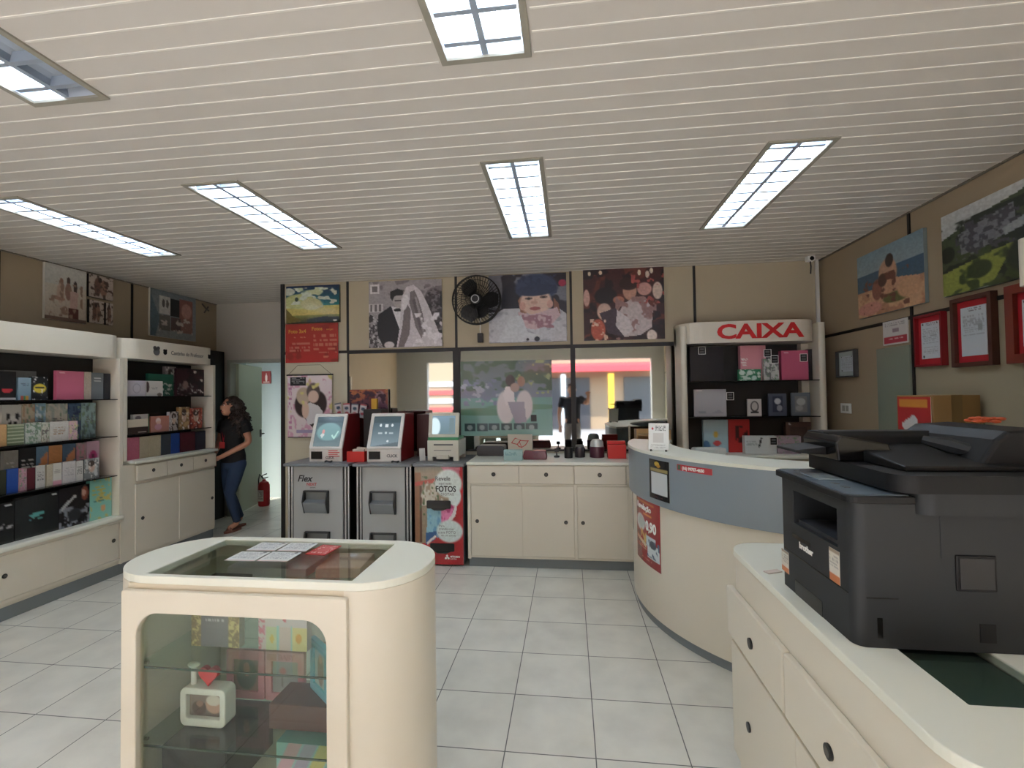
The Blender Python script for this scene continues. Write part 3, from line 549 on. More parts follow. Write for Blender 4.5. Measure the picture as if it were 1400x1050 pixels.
for k, (y0, y1, z0, z1) in enumerate(((4.11, 4.36, 2.63, 2.86), (4.115, 4.265, 2.37, 2.60), (4.285, 4.36, 2.37, 2.60))):
    picture('small_family_photo', ['small square canvas of a hugging family, upper right of the beach canvas', 'small canvas below the square family canvas, nearer the beach canvas', 'narrow canvas at the right end of the left-wall canvas group'][k], 'picture', y1 - y0, z1 - z0, (XL + .03, (y0 + y1) / 2, z0), PI / 2, small(5 + k, (196, 180, 168)), 40, side=(50, 44, 40))
picture('baby_collage', 'grey-blue canvas collage with baby footprints high on the left wall', 'picture', .66, .55, (XL + .03, 5.13, 2.325), PI / 2, [('bg', (120, 132, 136), (150, 156, 158)), ('p', [(0, .1), (.2, .6), (.1, 1), (0, 1)], (92, 112, 124)), ('r', .18, .12, .42, .5, (204, 202, 196)), ('e', .27, .27, .03, .09, (90, 84, 82)), ('e', .35, .27, .03, .09, (90, 84, 82)), ('r', .42, .14, .72, .52, (24, 26, 28)), ('r', .62, .1, .92, .55, (150, 92, 84)), ('e', .78, .35, .12, .17, (196, 140, 126)), ('r', .18, .52, .42, .85, (110, 104, 100)), ('r', .43, .54, .64, .84, (96, 76, 74)), ('r', .65, .56, .92, .85, (150, 104, 96)), ('n', (206, 190, 180), 12, .6, 7, .18, .52, .92, .88), ('s', 40, .15, 3)], 70)
# right wall canvases (image right = towards the viewer)
BE = [('g', 0, .33, (120, 150, 166), (140, 160, 170)), ('g', .33, .6, (52, 88, 118), (64, 96, 118)), ('g', .6, 1.01, (190, 140, 104), (176, 122, 92)), ('n', (206, 160, 120), 9, .5, 3, 0, .62, 1, 1), ('e', .5, .42, .14, .22, (196, 150, 120)), ('e', .53, .24, .06, .1, (60, 44, 40)), ('p', [(.3, .6), (.5, .5), (.75, .55), (.95, .6), (.9, .8), (.4, .85), (.2, .75)], (206, 154, 120)), ('e', .33, .62, .08, .16, (150, 90, 74)), ('e', .42, .5, .07, .1, (90, 60, 50)), ('e', .62, .8, .2, .08, (110, 110, 60)), ('e', .2, .88, .2, .1, (206, 140, 124)), ('n', (120, 70, 56), 12, .64, 12, .1, .4, .8, .95), ('e', .8, .72, .16, .14, (206, 156, 116)), ('s', 50, .12, 4)]
picture('beach_couple_photo', 'canvas of a couple reclining on sand before a blue sea, right wall', 'picture', .75, .52, (XR - .03, 3.925, 2.185), -PI / 2, BE, 100, side=(120, 132, 134))
ES = [('bg', (190, 196, 196), (170, 174, 160)), ('g', .0, .3, (196, 200, 200), (180, 184, 184)), ('p', [(0, .3), (.4, .16), (.75, .1), (1, 0), (1, 1), (0, 1)], (66, 80, 52)), ('n', (36, 44, 34), 10, .48, 3, 0, .15, 1, 1), ('p', [(.18, .3), (.7, .18), (.72, .45), (.22, .62)], (120, 122, 130)), ('n', (70, 70, 80), 22, .5, 7, .15, .2, .75, .6), ('p', [(0, .72), (.5, .62), (.7, .6), (.5, .98), (0, 1)], (140, 150, 60)), ('n', (60, 76, 40), 9, .52, 9, 0, .55, 1, 1), ('e', .38, .78, .12, .1, (52, 66, 38)), ('e', .06, .5, .08, .1, (30, 38, 28)), ('p', [(.6, .42), (.85, .34), (.8, .46), (.62, .5)], (150, 156, 160)), ('e', .85, .75, .22, .22, (46, 54, 40)), ('s', 60, .15, 4)]
picture('garden_estate_photo', 'wide canvas of a stone house among green trees, right wall', 'picture', .72, .53, (XR - .03, 3.03, 2.185), -PI / 2, ES, 110, side=(120, 126, 116))
# documents in frames on the right wall
def framed(name, label, y0, y1, z0, z1, fm, mount, spec, fw=.03, grp='framed documents on the right wall'):
    w = y1 - y0; h = z1 - z0; t = thing(name, label, 'framed document', (XR - .012, (y0 + y1) / 2, z0), -PI / 2, grp)
    G().ring(rrect(-w / 2, 0, w / 2, h, .001, 1), rrect(-w / 2 + fw, fw, w / 2 - fw, h - fw, .001, 1), -.03, .01, 'y').obj('frame', fm, t, bevel=.003)
    G().box(-w / 2 + fw, -.004, fw, w / 2 - fw, .008, h - fw).obj('mount', mount, t)
    panel('document', w - 2 * fw - .06, h - 2 * fw - .08, .004, spec, t, (0, -.009, fw + .04), 0, 50); return t
DOC = [('bg', (196, 206, 214)), ('t', .25, .04, .8, .12, 2, (120, 110, 120), 3), ('t', .08, .18, .92, .6, 9, (160, 168, 176), 5), ('e', .1, .05, .04, .03, (60, 70, 60)), ('e', .88, .05, .04, .03, (60, 70, 60)), ('t', .1, .68, .9, .9, 4, (170, 176, 182), 6), ('e', .12, .94, .05, .04, (60, 70, 60))]
MRED = mat('red_mount', (178, 36, 46), .5); WOOD = mat('brown_wood_frame', (78, 44, 34), .45, noise=.25, nscale=18)
framed('framed_document', 'smaller certificate in an all-red frame, first of the row', 3.405, 3.655, 1.74, 2.1, mat('red_frame', (130, 26, 34), .4), MRED, DOC, .014)
framed('framed_document', 'larger certificate on red mount in a dark brown frame', 3.035, 3.33, 1.72, 2.155, WOOD, MRED, DOC[:3] + [('t', .08, .2, .9, .55, 8, (170, 178, 186), 5), ('r', .66, .38, .86, .5, (150, 156, 162))], .026)
framed('framed_document', 'red-brown wooden frame cut by the right edge of the photo', 2.66, 2.95, 1.72, 2.155, mat('reddish_wood', (120, 48, 34), .45, noise=.2, nscale=15), MRED, DOC, .05)
t = framed('small_document', 'small pale certificate in a thin dark frame beside the cashier shelves', 4.37, 4.65, 1.70, 1.94, mat('thin_dark_frame', (70, 72, 74), .4), mat('pale_mount', (176, 188, 186), .5), DOC, .012)
t = tag(panel('wall_notice', .275, .185, .008, [('bg', (206, 204, 202)), ('t', .1, .1, .9, .2, 1, (150, 150, 150), 3), ('r', .4, .34, .66, .5, (150, 130, 140)), ('r', .03, .68, .97, .92, (190, 44, 60)), ('t', .25, .74, .8, .86, 1, (230, 190, 190), 4)], None, (XR - .012, 3.89, 1.93), -PI / 2, 40), 'white notice with a red lower stripe above the grey-green door panel', 'sign')
struct(G().box(XR - .022, 3.73, 0, XR - .001, 4.10, 1.91).obj('door_2', mat('grey_green_panel', (128, 136, 122), .5), bevel=.003))
t = thing('wall_socket', 'white double switch plate low on the right wall', 'switch', (XR - .004, 4.565, 1.375), -PI / 2)
G().box(-.08, -.008, 0, .08, 0, .09).obj('plate', WHITEP, t, bevel=.003); g = G(); g.box(-.045, -.012, .02, -.01, -.008, .07); g.box(.01, -.012, .02, .045, -.008, .07); g.obj('switch_key', mat('switch_grey', (170, 168, 160), .4), t)
t = thing('security_camera', 'small white ceiling camera in the far right corner', 'camera', (2.33, 4.80, CH))
G().box(-.035, -.035, -.05, .035, .035, 0).obj('housing', WHITEP, t, bevel=.008); g = G(); g.tube([(0, -.036, -.028), (0, -.03, -.028)], .02, 14); g.obj('lens', BLACKG, t)
G().tube([(0, 0, -.05), (.005, .0, -.1), (0, 0, -.17)], .006, 6).obj('cable', INK, t)
t = thing('corner_bracket', 'small dark bracket at the ceiling corner of the left wall', 'bracket', (-4.72, 5.6, 2.74))
g = G(); g.tube([(-.06, 0, .1), (0, 0, .03), (.05, -.02, 0)], .01, 6); g.tube([(-.03, 0, -.02), (.03, 0, .06)], .009, 6); g.obj('arm', mat('bracket_brown', (92, 84, 76), .5), t)
tag(G().ball((0, 0, 0), .045, 14, sc=(1, .5, 1)).obj('emergency_lamp', WHITEP, None, (-3.62, 5.82, 2.57)), 'small round white lamp on the wall above the passage door', 'lamp')
# tall dark rack beside the door, passage sign and extinguisher
t = thing('dark_cabinet', 'tall black locker in the corner behind the woman', 'cabinet', (-4.69, 5.55, 0))
G().box(-.08, -.25, 0, .07, .25, 2.22).obj('body', BLACK, t, bevel=.004); g = G(); g.box(-.08, -.255, 1.2, .07, -.25, 1.21); g.box(-.08, -.255, .7, .07, -.25, .71); g.obj('seam', INKG, t)
t = tag(panel('extinguisher_sign', .16, .2, .004, [('bg', (150, 44, 44)), ('e', .5, .55, .12, .3, (210, 200, 190)), ('r', .46, .15, .54, .3, (210, 200, 190)), ('r', .15, .85, .85, .92, (200, 190, 180))], None, (-4.83, 6.985, 1.82), 0, 30), 'small red fire extinguisher sign on the passage wall', 'sign')
t = thing('fire_extinguisher', 'red fire extinguisher standing on the passage floor', 'fire extinguisher', (-4.50, 6.45, 0))
G().lathe([(.0, 0), (.07, 0), (.078, .02), (.078, .3), (.06, .345), (.025, .365), (.02, .39), (0, .39)], 20).obj('cylinder', mat('extinguisher_red', (176, 26, 34), .35), t, smooth=True)
panel('label', .09, .16, .002, [('bg', (216, 206, 200)), ('t', .1, .1, .9, .9, 8, (150, 90, 90), 4)], t, (0, -.0795, .08), 0, 24)
g = G(); g.tube([(-.01, 0, .39), (-.03, 0, .44), (.05, -.01, .47)], .008, 8); g.tube([(-.01, 0, .4), (.07, -.01, .42)], .007, 8); g.obj('handle', BLACK, t)
G().tube([(-.02, 0, .4), (-.07, 0, .46), (-.085, 0, .38), (-.088, 0, .2), (-.08, -.01, .08)], .009, 8).obj('hose', BLACK, t, smooth=True)

# ------------------------------------------------------------------ wall fan
t = thing('wall_fan', 'black round wall fan between the wedding and child canvases', 'fan', (-.94, YB, 2.575))
g = G(); g.prism([(.1 * math.cos(a), .1 * math.sin(a) - .06) for a in [2 * PI * k / 16 for k in range(16)]], -.05, -.001, 'y'); g.tube([(0, -.03, -.06), (0, -.09, -.03), (0, -.12, 0)], .022, 10); g.obj('bracket', BLACK, t)
g = G(); g.prism([(.07 * math.cos(a), .07 * math.sin(a)) for a in [2 * PI * k / 20 for k in range(20)]], -.17, -.07, 'y'); g.obj('motor', BLACK, t)
g = G()
for r, y in ((.255, -.18), (.255, -.2), (.25, -.225), (.2, -.245), (.15, -.252), (.1, -.256)):
    g.tube([(r * math.cos(a), y, r * math.sin(a)) for a in [2 * PI * k / 40 for k in range(41)]],   .006 if r > .24 else .003, 6, cap=False)
for k in range(48):
    a = 2 * PI * k / 48; b = a + .35
    g.tube([(.05 * math.cos(a), -.258, .05 * math.sin(a)), (.16 * math.cos((a + b) / 2), -.252, .16 * math.sin((a + b) / 2)), (.255 * math.cos(b), -.215, .255 * math.sin(b))], .003, 4)
    if k % 2: g.tube([(.07 * math.cos(a), -.12, .07 * math.sin(a)), (.255 * math.cos(a), -.175, .255 * math.sin(a))], .0016, 4)
g.obj('guard', mat('guard_black', (12, 12, 13), .45), t)
g = G(); g.lathe([(0, 0), (.052, 0), (.052, .01), (.04, .014), (0, .014)], 24, 0, Matrix.Translation((0, -.258, 0)) @ Matrix.Rotation(PI / 2, 4, 'X'))
g.obj('hub_cap', mat('fan_hub', (28, 28, 30), .3), t); G().ring([(.042 * math.cos(a), .042 * math.sin(a)) for a in [2 * PI * k / 30 for k in range(30)]], [(.034 * math.cos(a), .034 * math.sin(a)) for a in [2 * PI * k / 30 for k in range(30)]], -.2745, -.272, 'y').obj('hub_ring', mat('hub_silver', (190, 190, 190), .4), t)
for k in range(3):
    g = G(); a0 = 2 * PI * k / 3; vs = []
    for i in range(7):
        r = .05 + .185 * i / 6; w = .25 + .35 * math.sin(PI * min(1, i / 6 * .9 + .1))
        for s, yy in ((-1, -.205), (1, -.165)): a = a0 + s * w; vs += [(r * math.cos(a), yy, r * math.sin(a)), (r * math.cos(a), yy + .004, r * math.sin(a))]
    fs = []
    for i in range(6): b = 4 * i; fs += [(b, b + 2, b + 6, b + 4), (b + 1, b + 5, b + 7, b + 3), (b, b + 4, b + 5, b + 1), (b + 2, b + 3, b + 7, b + 6)]
    fs += [(0, 1, 3, 2), (24, 26, 27, 25)]
    g.add(vs, fs).obj('blade', mat('fan_blade', (22, 23, 23), .3), t, smooth=True)
t2 = thing('fan_control', 'fan speed control hanging below the wall fan on its white cord', 'switch', (-.935, YB - .02, 2.15))
G().box(-.03, -.03, 0, .03, .02, .1).obj('box', BLACK, t2, bevel=.006); G().tube([(0, 0, .1), (0, -.005, .3)], .008, 8).obj('cord', WHITEP, t2); 
# ------------------------------------------------------------------ photo kiosks
def slot_hood(t, x, z, w=.26, h=.22, y=0):
    a = G(); a.prism([(y + .001, z), (y - .03, z), (y - .055, z - h * .45), (y - .055, z - h * .5), (y - .02, z - h), (y + .001, z - h)], x - w / 2, x - w / 2 + .012, 'x'); a.prism([(y + .001, z), (y - .03, z), (y - .055, z - h * .45), (y - .055, z - h * .5), (y - .02, z - h), (y + .001, z - h)], x + w / 2 - .012, x + w / 2, 'x')
    a.box(x - w / 2, y - .032, z - .012, x + w / 2, y, z)
    o = a.obj('print_outlet', mat('outlet_dark', (44, 46, 48), .4), t)
    G().prism([(y, z - h * .4), (y - .056, z - h * .5), (y - .056, z - h * .56), (y - .02, z - h + .003), (y, z - h + .003)], x - w / 2 + .013, x + w / 2 - .013, 'x').obj('outlet_scoop', mat('outlet_grey', (128, 133, 138), .35, .2), o)
    G().box(x - w / 2 + .013, y - .003, z - h * .42, x + w / 2 - .013, y - .001, z - .013).obj('outlet_recess', mat('outlet_recess', (120, 124, 126), .3, .5), o)
KG = mat('kiosk_grey', (166, 170, 170), .42, .1)
def kiosk(x0, x1, label, flex=False):
    w = x1 - x0; t = thing('kiosk_cabinet', label, 'kiosk cabinet', ((x0 + x1) / 2, 4.27, 0), 0, 'grey photo kiosk cabinets')
    G().box(-w / 2 + .03, .012, .04, w / 2 - .03, .6, .925).obj('body', BLACK, t)
    G().box(-w / 2 + .075, -.004, .05, w / 2 - .075, .012, .918).obj('front_panel', KG, t, bevel=.004)
    for s in (-1, 1):
        for q in (.022, .055): G().tube([(s * (w / 2 - q), .012, .03), (s * (w / 2 - q), .012, .925)], .012, 12).obj('side_column', CHROME, t, smooth=True)
    G().box(-w / 2 - .002, -.05, .925, w / 2 + .002, .64, .953).obj('top', mat('kiosk_top', (118, 124, 130), .3), t, bevel=.006)
    slot_hood(t, -.01 if flex else -.0, .69, .25, .215, -.004); slot_hood(t, .0, .30, .25, .2, -.004)
    G().box(-w / 2 + .03, .02, 0, w / 2 - .03, .56, .04).obj('base', BLACK, t)
    if flex:
        text('Flex', .088, INK, t, (-.21, -.0055, .775), bold=.0015, shear=.3); text('NEXT', .04, mat('ink_faded_red', (186, 90, 90), .5), t, (-.115, -.0055, .735), bold=.001); text('system', .02, INKG, t, (-.08, -.0055, .712))
kiosk(-2.745, -2.09, 'grey kiosk cabinet with script lettering, leftmost of the three', True)
kiosk(-2.045, -1.475, 'plain grey kiosk cabinet between the lettered one and the red one')
t = thing('kiosk_cabinet', 'kiosk cabinet with a red printed photo front', 'kiosk cabinet', (-1.222, 4.27, 0))
G().box(-.235, .006, .03, .235, .6, .925).obj('body', mat('kiosk_dark_grey', (74, 78, 84), .4), t)
G().box(-.245, -.02, .925, .25, .64, .953).obj('top', MATS['kiosk_top'], t, bevel=.006)
ART = [('bg', (176, 28, 36), (186, 30, 38)), ('p', [(0, 0), (.72, 0), (.86, .2), (.82, .4), (.5, .62), (.3, .78), (0, .8)], (150, 130, 104)), ('g', 0, .06, (120, 110, 90), (150, 130, 100)), ('r', 0, .06, .13, .78, (146, 96, 60)), ('r', .1, .2, .14, .78, (96, 60, 40)), ('p', [(.0, .16), (.5, .11), (.5, .15), (.0, .2)], (190, 70, 50)), ('n', (196, 190, 170), 14, .5, 3, .12, .15, .6, .4), ('n', (80, 100, 60), 16, .6, 4, .1, .1, .5, .5), ('r', .86, 0, 1, 1, (186, 30, 38)), ('p', [(.55, 0), (.95, 0), (.9, .15), (.7, .1)], (206, 110, 130)),
    ('p', [(.26, .42), (.55, .42), (.55, .66), (.34, .76), (.24, .72)], (130, 186, 206)), ('n', (90, 150, 190), 12, .55, 9, .24, .42, .55, .74), ('p', [(.22, .68), (.46, .66), (.4, .8), (.22, .8)], (40, 90, 150)), ('p', [(.54, .42), (.86, .36), (.74, .58), (.56, .6)], (186, 60, 120)), ('n', (226, 120, 170), 14, .55, 11, .54, .38, .84, .6), ('p', [(.24, .8), (.5, .72), (.58, .82), (.5, 1), (.24, 1)], (182, 30, 38)), ('p', [(.8, .3), (.9, .34), (.84, .5), (.66, .62), (.6, .6), (.78, .48), (.84, .38)], (222, 216, 216)), ('e', .7, .17, .28, .145, (214, 226, 222)), ('e', .83, .3, .13, .1, (214, 226, 222)), ('e', .72, .66, .27, .115, (206, 222, 220)), ('p', [(.24, .78), (.42, .7), (.44, .72), (.26, .8)], (224, 220, 220)), ('s', 60, .1, 5)]
fp = panel('front_print', .46, .90, .012, ART, t, (0, -.004, .02), 0, 130, (120, 120, 124), GLOSSY_PRINT)
for s_, z_, x_, b_ in (('Revele', .062, -.035, .0008), ): text(s_, .055, INKG, fp, (x_ + .0, -.001, .775), bold=.001)
text('aqui suas', .034, INKG, fp, (.0, -.001, .738)); text('FOTOS', .075, INK, fp, (-.03, -.001, .672), bold=.002, sx=.82); text('DIGITAIS', .035, INKG, fp, (.02, -.001, .636), sx=.9)
text('Para', .03, INKG, fp, (.0, -.001, .345)); text('transformar', .03, INKG, fp, (0, -.001, .318)); text('a sua FOTO', .034, INKG, fp, (-.01, -.001, .285)); text('em um sorriso', .024, INKG, fp, (.02, -.001, .26))
g = G()
for a in (90, 210, 330):
    M = Matrix.Translation((.075, -.002, .066)) @ Matrix.Rotation(math.radians(a - 90), 4, 'Y'); g.prism([(0, 0), (.012, .014), (0, .028), (-.012, .014)], -.001, .001, 'y', 0, M)
g.obj('maker_emblem', INKW, fp); text('MITSUBISHI', .022, INKW, fp, (.105, -.001, .066), sx=.82, bold=.0008); text('ELECTRIC', .014, INKW, fp, (.105, -.001, .048))
for z, x in ((.61, .01), (.215, .04)):
    g = G(); g.prism(rrect(x - .125, z - .075, x + .105, z, .012, 3), -.012, -.0045, 'y'); g.prism([(x - .08, z - .075), (x + .07, z - .075), (x + .03, z - .09), (x - .05, z - .09)], -.02, -.0045, 'y'); g.obj('print_outlet', BLACKG, t)
# touch-screen printers on the kiosks
RB = mat('machine_dark_red', (120, 24, 28), .4)
def screen_machine(x, y, z, label, ui):
    t = thing('photo_printer', label, 'photo machine', (x, y, z), 0, 'touch-screen photo machines on the kiosks'); w = .34
    pr = [(0, 0), (0, .125), (.13, .46), (.38, .46), (.38, 0)]
    G().prism([(a + .012, b) for a, b in pr], -w / 2, w / 2, 'x').obj('housing', RB, t, bevel=.004)
    fm = WHITEP
    f = G(); f.box(-w / 2, -.006, 0, w / 2, .012, .125); f.obj('lower_bezel', mat('bezel_white', (214, 210, 204), .4), t, bevel=.003)
    L = math.hypot(.13, .335); an = math.atan2(.13, .335); M = Matrix.Translation((0, 0, .125)) @ Matrix.Rotation(-an, 4, 'X')
    G().ring(rrect(-w / 2, 0, w / 2, L, .01, 3), rrect(-w / 2 + .03, .02, w / 2 - .03, L - .03, .004, 3), -.012, .01, 'y', 0, M).obj('screen_frame', fm, t)
    s = panel('screen', w - .06, L - .05, .006, ui, t, (0, 0, 0), 0, 60, (30, 30, 30), SCREEN); s.matrix_local = M @ Matrix.Translation((0, -.004, .02))
    G().box(-w / 2 + .02, -.0085, .025, -w / 2 + .135, -.005, .1).obj('card_reader', BLACKG, t)
    return t
SCREEN = bpy.data.materials.new('lit_screen'); SCREEN.use_nodes = True
_n = SCREEN.node_tree; _a = _n.nodes.new('ShaderNodeAttribute'); _a.attribute_name = 'Col'; _b = _n.nodes['Principled BSDF']
_n.links.new(_a.outputs['Color'], _b.inputs['Emission Color']); _b.inputs['Emission Strength'].default_value = .75; _b.inputs['Base Color'].default_value = (.02, .02, .02, 1); _b.inputs['Roughness'].default_value = .15
UI1 = [('bg', (60, 84, 92), (104, 124, 130)), ('e', .5, .5, .45, .3, (110, 150, 154)), ('r', .0, .0, 1, .2, (52, 74, 84)), ('p', [(.2, .62), (.3, .5), (.36, .6), (.28, .72)], (190, 200, 200)), ('e', .3, .5, .05, .07, (206, 140, 140)), ('p', [(.6, .62), (.66, .6), (.72, .68), (.84, .46), (.88, .5), (.74, .76)], (170, 214, 206)), ('r', .12, .8, .9, .83, (90, 110, 116))]
UI2 = [('bg', (56, 78, 88), (120, 140, 150)), ('r', 0, 0, 1, .22, (58, 78, 86)), ('e', .28, .3, .04, .05, (206, 216, 220)), ('r', .44, .26, .56, .36, (200, 212, 216)), ('e', .7, .3, .04, .05, (206, 216, 220)), ('r', .22, .54, .36, .58, (170, 184, 190)), ('e', .5, .55, .04, .04, (180, 196, 200)), ('r', .62, .54, .76, .58, (160, 176, 182)), ('e', .6, .82, .04, .03, (206, 216, 220)), ('p', [(0, 1), (1, .84), (1, 1)], (84, 100, 108))]
t = screen_machine(-2.385, 4.36, .9535, 'touch-screen photo machine on the left kiosk with red stripes on its bezel', UI1)
g = G()
for k in range(4): g.box(.03, -.0075, .05 + k * .018, .145 - .02 * (k % 2), -.006, .058 + k * .018)
g.obj('red_sticker', INKR, t); text('CLICK', .032, INKG, t, (.0, -.0075, .03), bold=.001)
t = screen_machine(-1.79, 4.36, .9535, 'touch-screen photo machine on the middle kiosk with icons on screen', UI2); text('CLICK', .038, INKG, t, (.03, -.0075, .045), bold=.0012)
for x, lab in ((-2.335, 'small black cable coil in front of the left touch-screen machine'), (-1.66, 'small black cable coil in front of the middle touch-screen machine')):
    tag(G().tube([(x + .035 * math.cos(a), 4.315 + .02 * math.sin(a), .962 + .004 * math.sin(3 * a)) for a in [k * .4 for k in range(20)]], .006, 6).obj('cable_coil', BLACK), lab, 'cable')
t = thing('red_box', 'red box holding paper slips between the two touch-screen machines', 'box', (-2.07, 4.40, .9535))
g = G(); g.ring(rrect(-.09, -.06, .09, .06, .003, 2), rrect(-.084, -.054, .084, .054, .003, 2), .0, .1); g.box(-.088, -.058, 0, .088, .058, .006); g.obj('box_body', mat('bright_red_box', (196, 40, 34), .45), t)
g = G(); g.box(-.05, -.02, .02, .07, .03, .118); g.box(-.03, .0, .02, .08, .045, .135, 0, Matrix.Rotation(.12, 4, 'Y')); g.obj('paper_slips', mat('paper_slip', (214, 200, 190), .6), t)
# dark printer behind the middle kiosk machine
tag(G().box(-.10, -.07, 0, .10, .07, .44).obj('printer_box', mat('maroon_box', (64, 24, 26), .5), None, (-1.50, 4.85, .9535), 0, .006), 'maroon box standing behind the middle touch-screen machine', 'box')
tag(G().box(-.10, -.09, 0, .10, .09, .50).obj('black_case', BLACK, None, (-2.06, 4.80, .9535), 0, .01), 'black case standing behind the red box of slips', 'case')
t = thing('photo_terminal', 'small beige photo terminal with green trim on the red kiosk', 'photo machine', (-1.22, 4.42, .9535))
BEI = mat('beige_plastic', (206, 204, 190), .45)
g = G(); g.box(-.155, 0, .04, .155, .32, .2); g.box(-.155, 0, 0, -.1, .04, .05); g.box(.1, 0, 0, .155, .04, .05); g.box(-.155, .26, 0, .155, .32, .05); g.obj('printer_body', BEI, t, bevel=.006)
g = G(); g.box(-.09, -.003, .15, .1, .0, .165); g.box(-.09, -.003, .1, .08, .0, .106); g.obj('paper_slot', INKG, t); G().box(-.06, -.02, .02, .06, .02, .06).obj('paper_tray', BEI, t, bevel=.003)
G().box(-.152, .01, .2, .152, .25, .228).obj('trim_green', mat('green_trim', (60, 140, 96), .45), t, bevel=.003)
M = Matrix.Translation((0, .02, .228)) @ Matrix.Rotation(-.16, 4, 'X'); G().ring(rrect(-.15, 0, .15, .24, .008, 3), rrect(-.115, .03, .115, .21, .004, 3), 0, .03, 'y', 0, M).obj('screen_frame', BEI, t)
s = panel('screen', .23, .18, .02, [('bg', (110, 140, 160), (90, 120, 130)), ('e', .1, .6, .25, .5, (206, 232, 240)), ('r', .75, .1, .95, .95, (96, 120, 126))], t, (0, 0, 0), 0, 30, (60, 60, 60), SCREEN); s.matrix_local = M @ Matrix.Translation((0, .004, .03)); text('Kodak', .016, INKR, t, (-.13, .005, .205)) if 0 else None
# photo prints fanned in a holder over the left machine
t = thing('photo_card_rack', 'rack of small sample photo cards behind the left touch-screen machine', 'photo rack', (-2.36, 4.86, .9535))
G().tube([(0, 0, 0), (0, 0, .42)], .008, 8).obj('stem', BLACK, t); G().lathe([(0, 0), (.06, 0), (.06, .012), (0, .012)], 18).obj('base', BLACK, t)
for k in range(4):
    q = panel('photo_card', .075, .15, .003, [('bg', (206, 202, 206)), ('e', .5, .35, .3, .12, (60, 84, 110)), ('e', .5, .7, .3, .1, (190, 60, 80)), ('r', .0, 0, 1, .12, (190, 80, 90) if k % 2 else (110, 120, 130))], t, (-.13 + k * .085, -.012 - .002 * k, .42 - .006 * k), 0, 16); q.rotation_euler = (0, (-.16, -.05, .05, .16)[k], 0)
tag(G().box(-.03, -.02, 0, .03, .02, .11).obj('yellow_pack', mat('yellow_card', (206, 160, 50), .5), None, (-2.06, 4.78, 1.4545)), 'small yellow pack on top of the black case by the photo cards', 'box')
tag(G().box(-.028, -.004, 0, .028, .004, .12, 0, Matrix.Rotation(-.25, 4, 'X')).obj('price_card', mat('grey_card', (190, 192, 190), .5), None, (-1.43, 4.44, .955), .5), 'small grey card leaning beside the beige terminal', 'card')

# ------------------------------------------------------------------ things on the back counter
CT = .969
tag(panel('teal_box', .175, .095, .09, [('bg', (140, 176, 176), (150, 184, 182)), ('t', .1, .2, .7, .5, 3, (110, 150, 150), 3)], None, (-.53, 4.36, CT), .05, 20, (150, 186, 184)), 'pale teal box, leftmost on the back counter', 'box')
tag(G().prism([(-.11, 0), (.11, 0), (.115, .03), (.1, .085), (-.1, .085), (-.115, .03)], -.04, .05, 'y').obj('burgundy_case', mat('burgundy_lacquer', (96, 34, 46), .2), None, (-.33, 4.46, CT), 0, .006), 'glossy burgundy case beside the teal box', 'case')
t = thing('desk_stand', 'tiny black stand between the burgundy case and the black cup', 'stand', (-.13, 4.6, CT)); g = G(); g.lathe([(0, 0), (.028, 0), (.028, .015), (.006, .02), (.006, .07), (0, .07)], 14); g.obj('base', BLACK, t); G().box(-.02, -.01, .05, .02, .01, .085).obj('head', BLACK, t)
tag(G().lathe([(0, 0), (.04, 0), (.042, .1), (.036, .1), (.034, .01), (0, .01)], 20).obj('pen_cup', BLACK, None, (-.015, 4.56, CT), smooth=True), 'black cylindrical cup on the back counter', 'cup')
t = thing('ink_jar', 'dark jar with a grey band right of the black cup', 'jar', (.095, 4.62, CT)); G().lathe([(0, 0), (.05, 0), (.052, .08), (.04, .1), (0, .1)], 20).obj('body', mat('dark_jar', (44, 40, 46), .25), t, smooth=True); G().lathe([(0, .1), (.04, .1), (.04, .118), (0, .118)], 20).obj('lid', INKG, t)
t = thing('bonbon_jar', 'plum-coloured jar with a pale silvery lid', 'jar', (.26, 4.62, CT)); G().lathe([(0, 0), (.07, 0), (.072, .1), (.066, .105), (0, .105)], 24).obj('body', mat('plum_jar', (74, 34, 48), .3), t, smooth=True); G().lathe([(0, .105), (.066, .105), (.06, .15), (.04, .172), (0, .176)], 24).obj('lid', mat('silver_lid', (196, 200, 198), .3, .4), t, smooth=True)
t = thing('red_display_box', 'bright red box near the curved desk on the back counter', 'box', (.44, 4.56, CT)); G().box(-.085, -.06, 0, .085, .06, .13).obj('box_body', mat('gift_red', (196, 40, 36), .4), t, bevel=.004); G().box(-.085, -.0, .13, .085, .06, .16).obj('lid', MATS['gift_red'], t, bevel=.003)
tag(G().prism(rrect(-.14, 0, .14, .1, .02, 3), -.1, .1, 'y').obj('flatbed_scanner', mat('dark_scanner', (52, 54, 56), .4), None, (-.80, 4.78, CT), 0, .004), 'dark flatbed scanner on the back counter by the kiosk', 'scanner')
t = thing('wooden_rack', 'wooden card rack at the right end of the back counter', 'rack', (.80, 4.72, CT))
WR = mat('light_wood', (176, 142, 96), .5, noise=.2, nscale=12)
g = G(); g.box(-.16, -.09, 0, -.145, .09, .26); g.box(.145, -.09, 0, .16, .09, .26); g.box(-.145, .075, 0, .145, .09, .26); g.obj('side', WR, t)
for k in range(4): G().box(-.145, -.085, .02 + k * .06, .145, .075, .03 + k * .06).obj('shelf', WR, t)

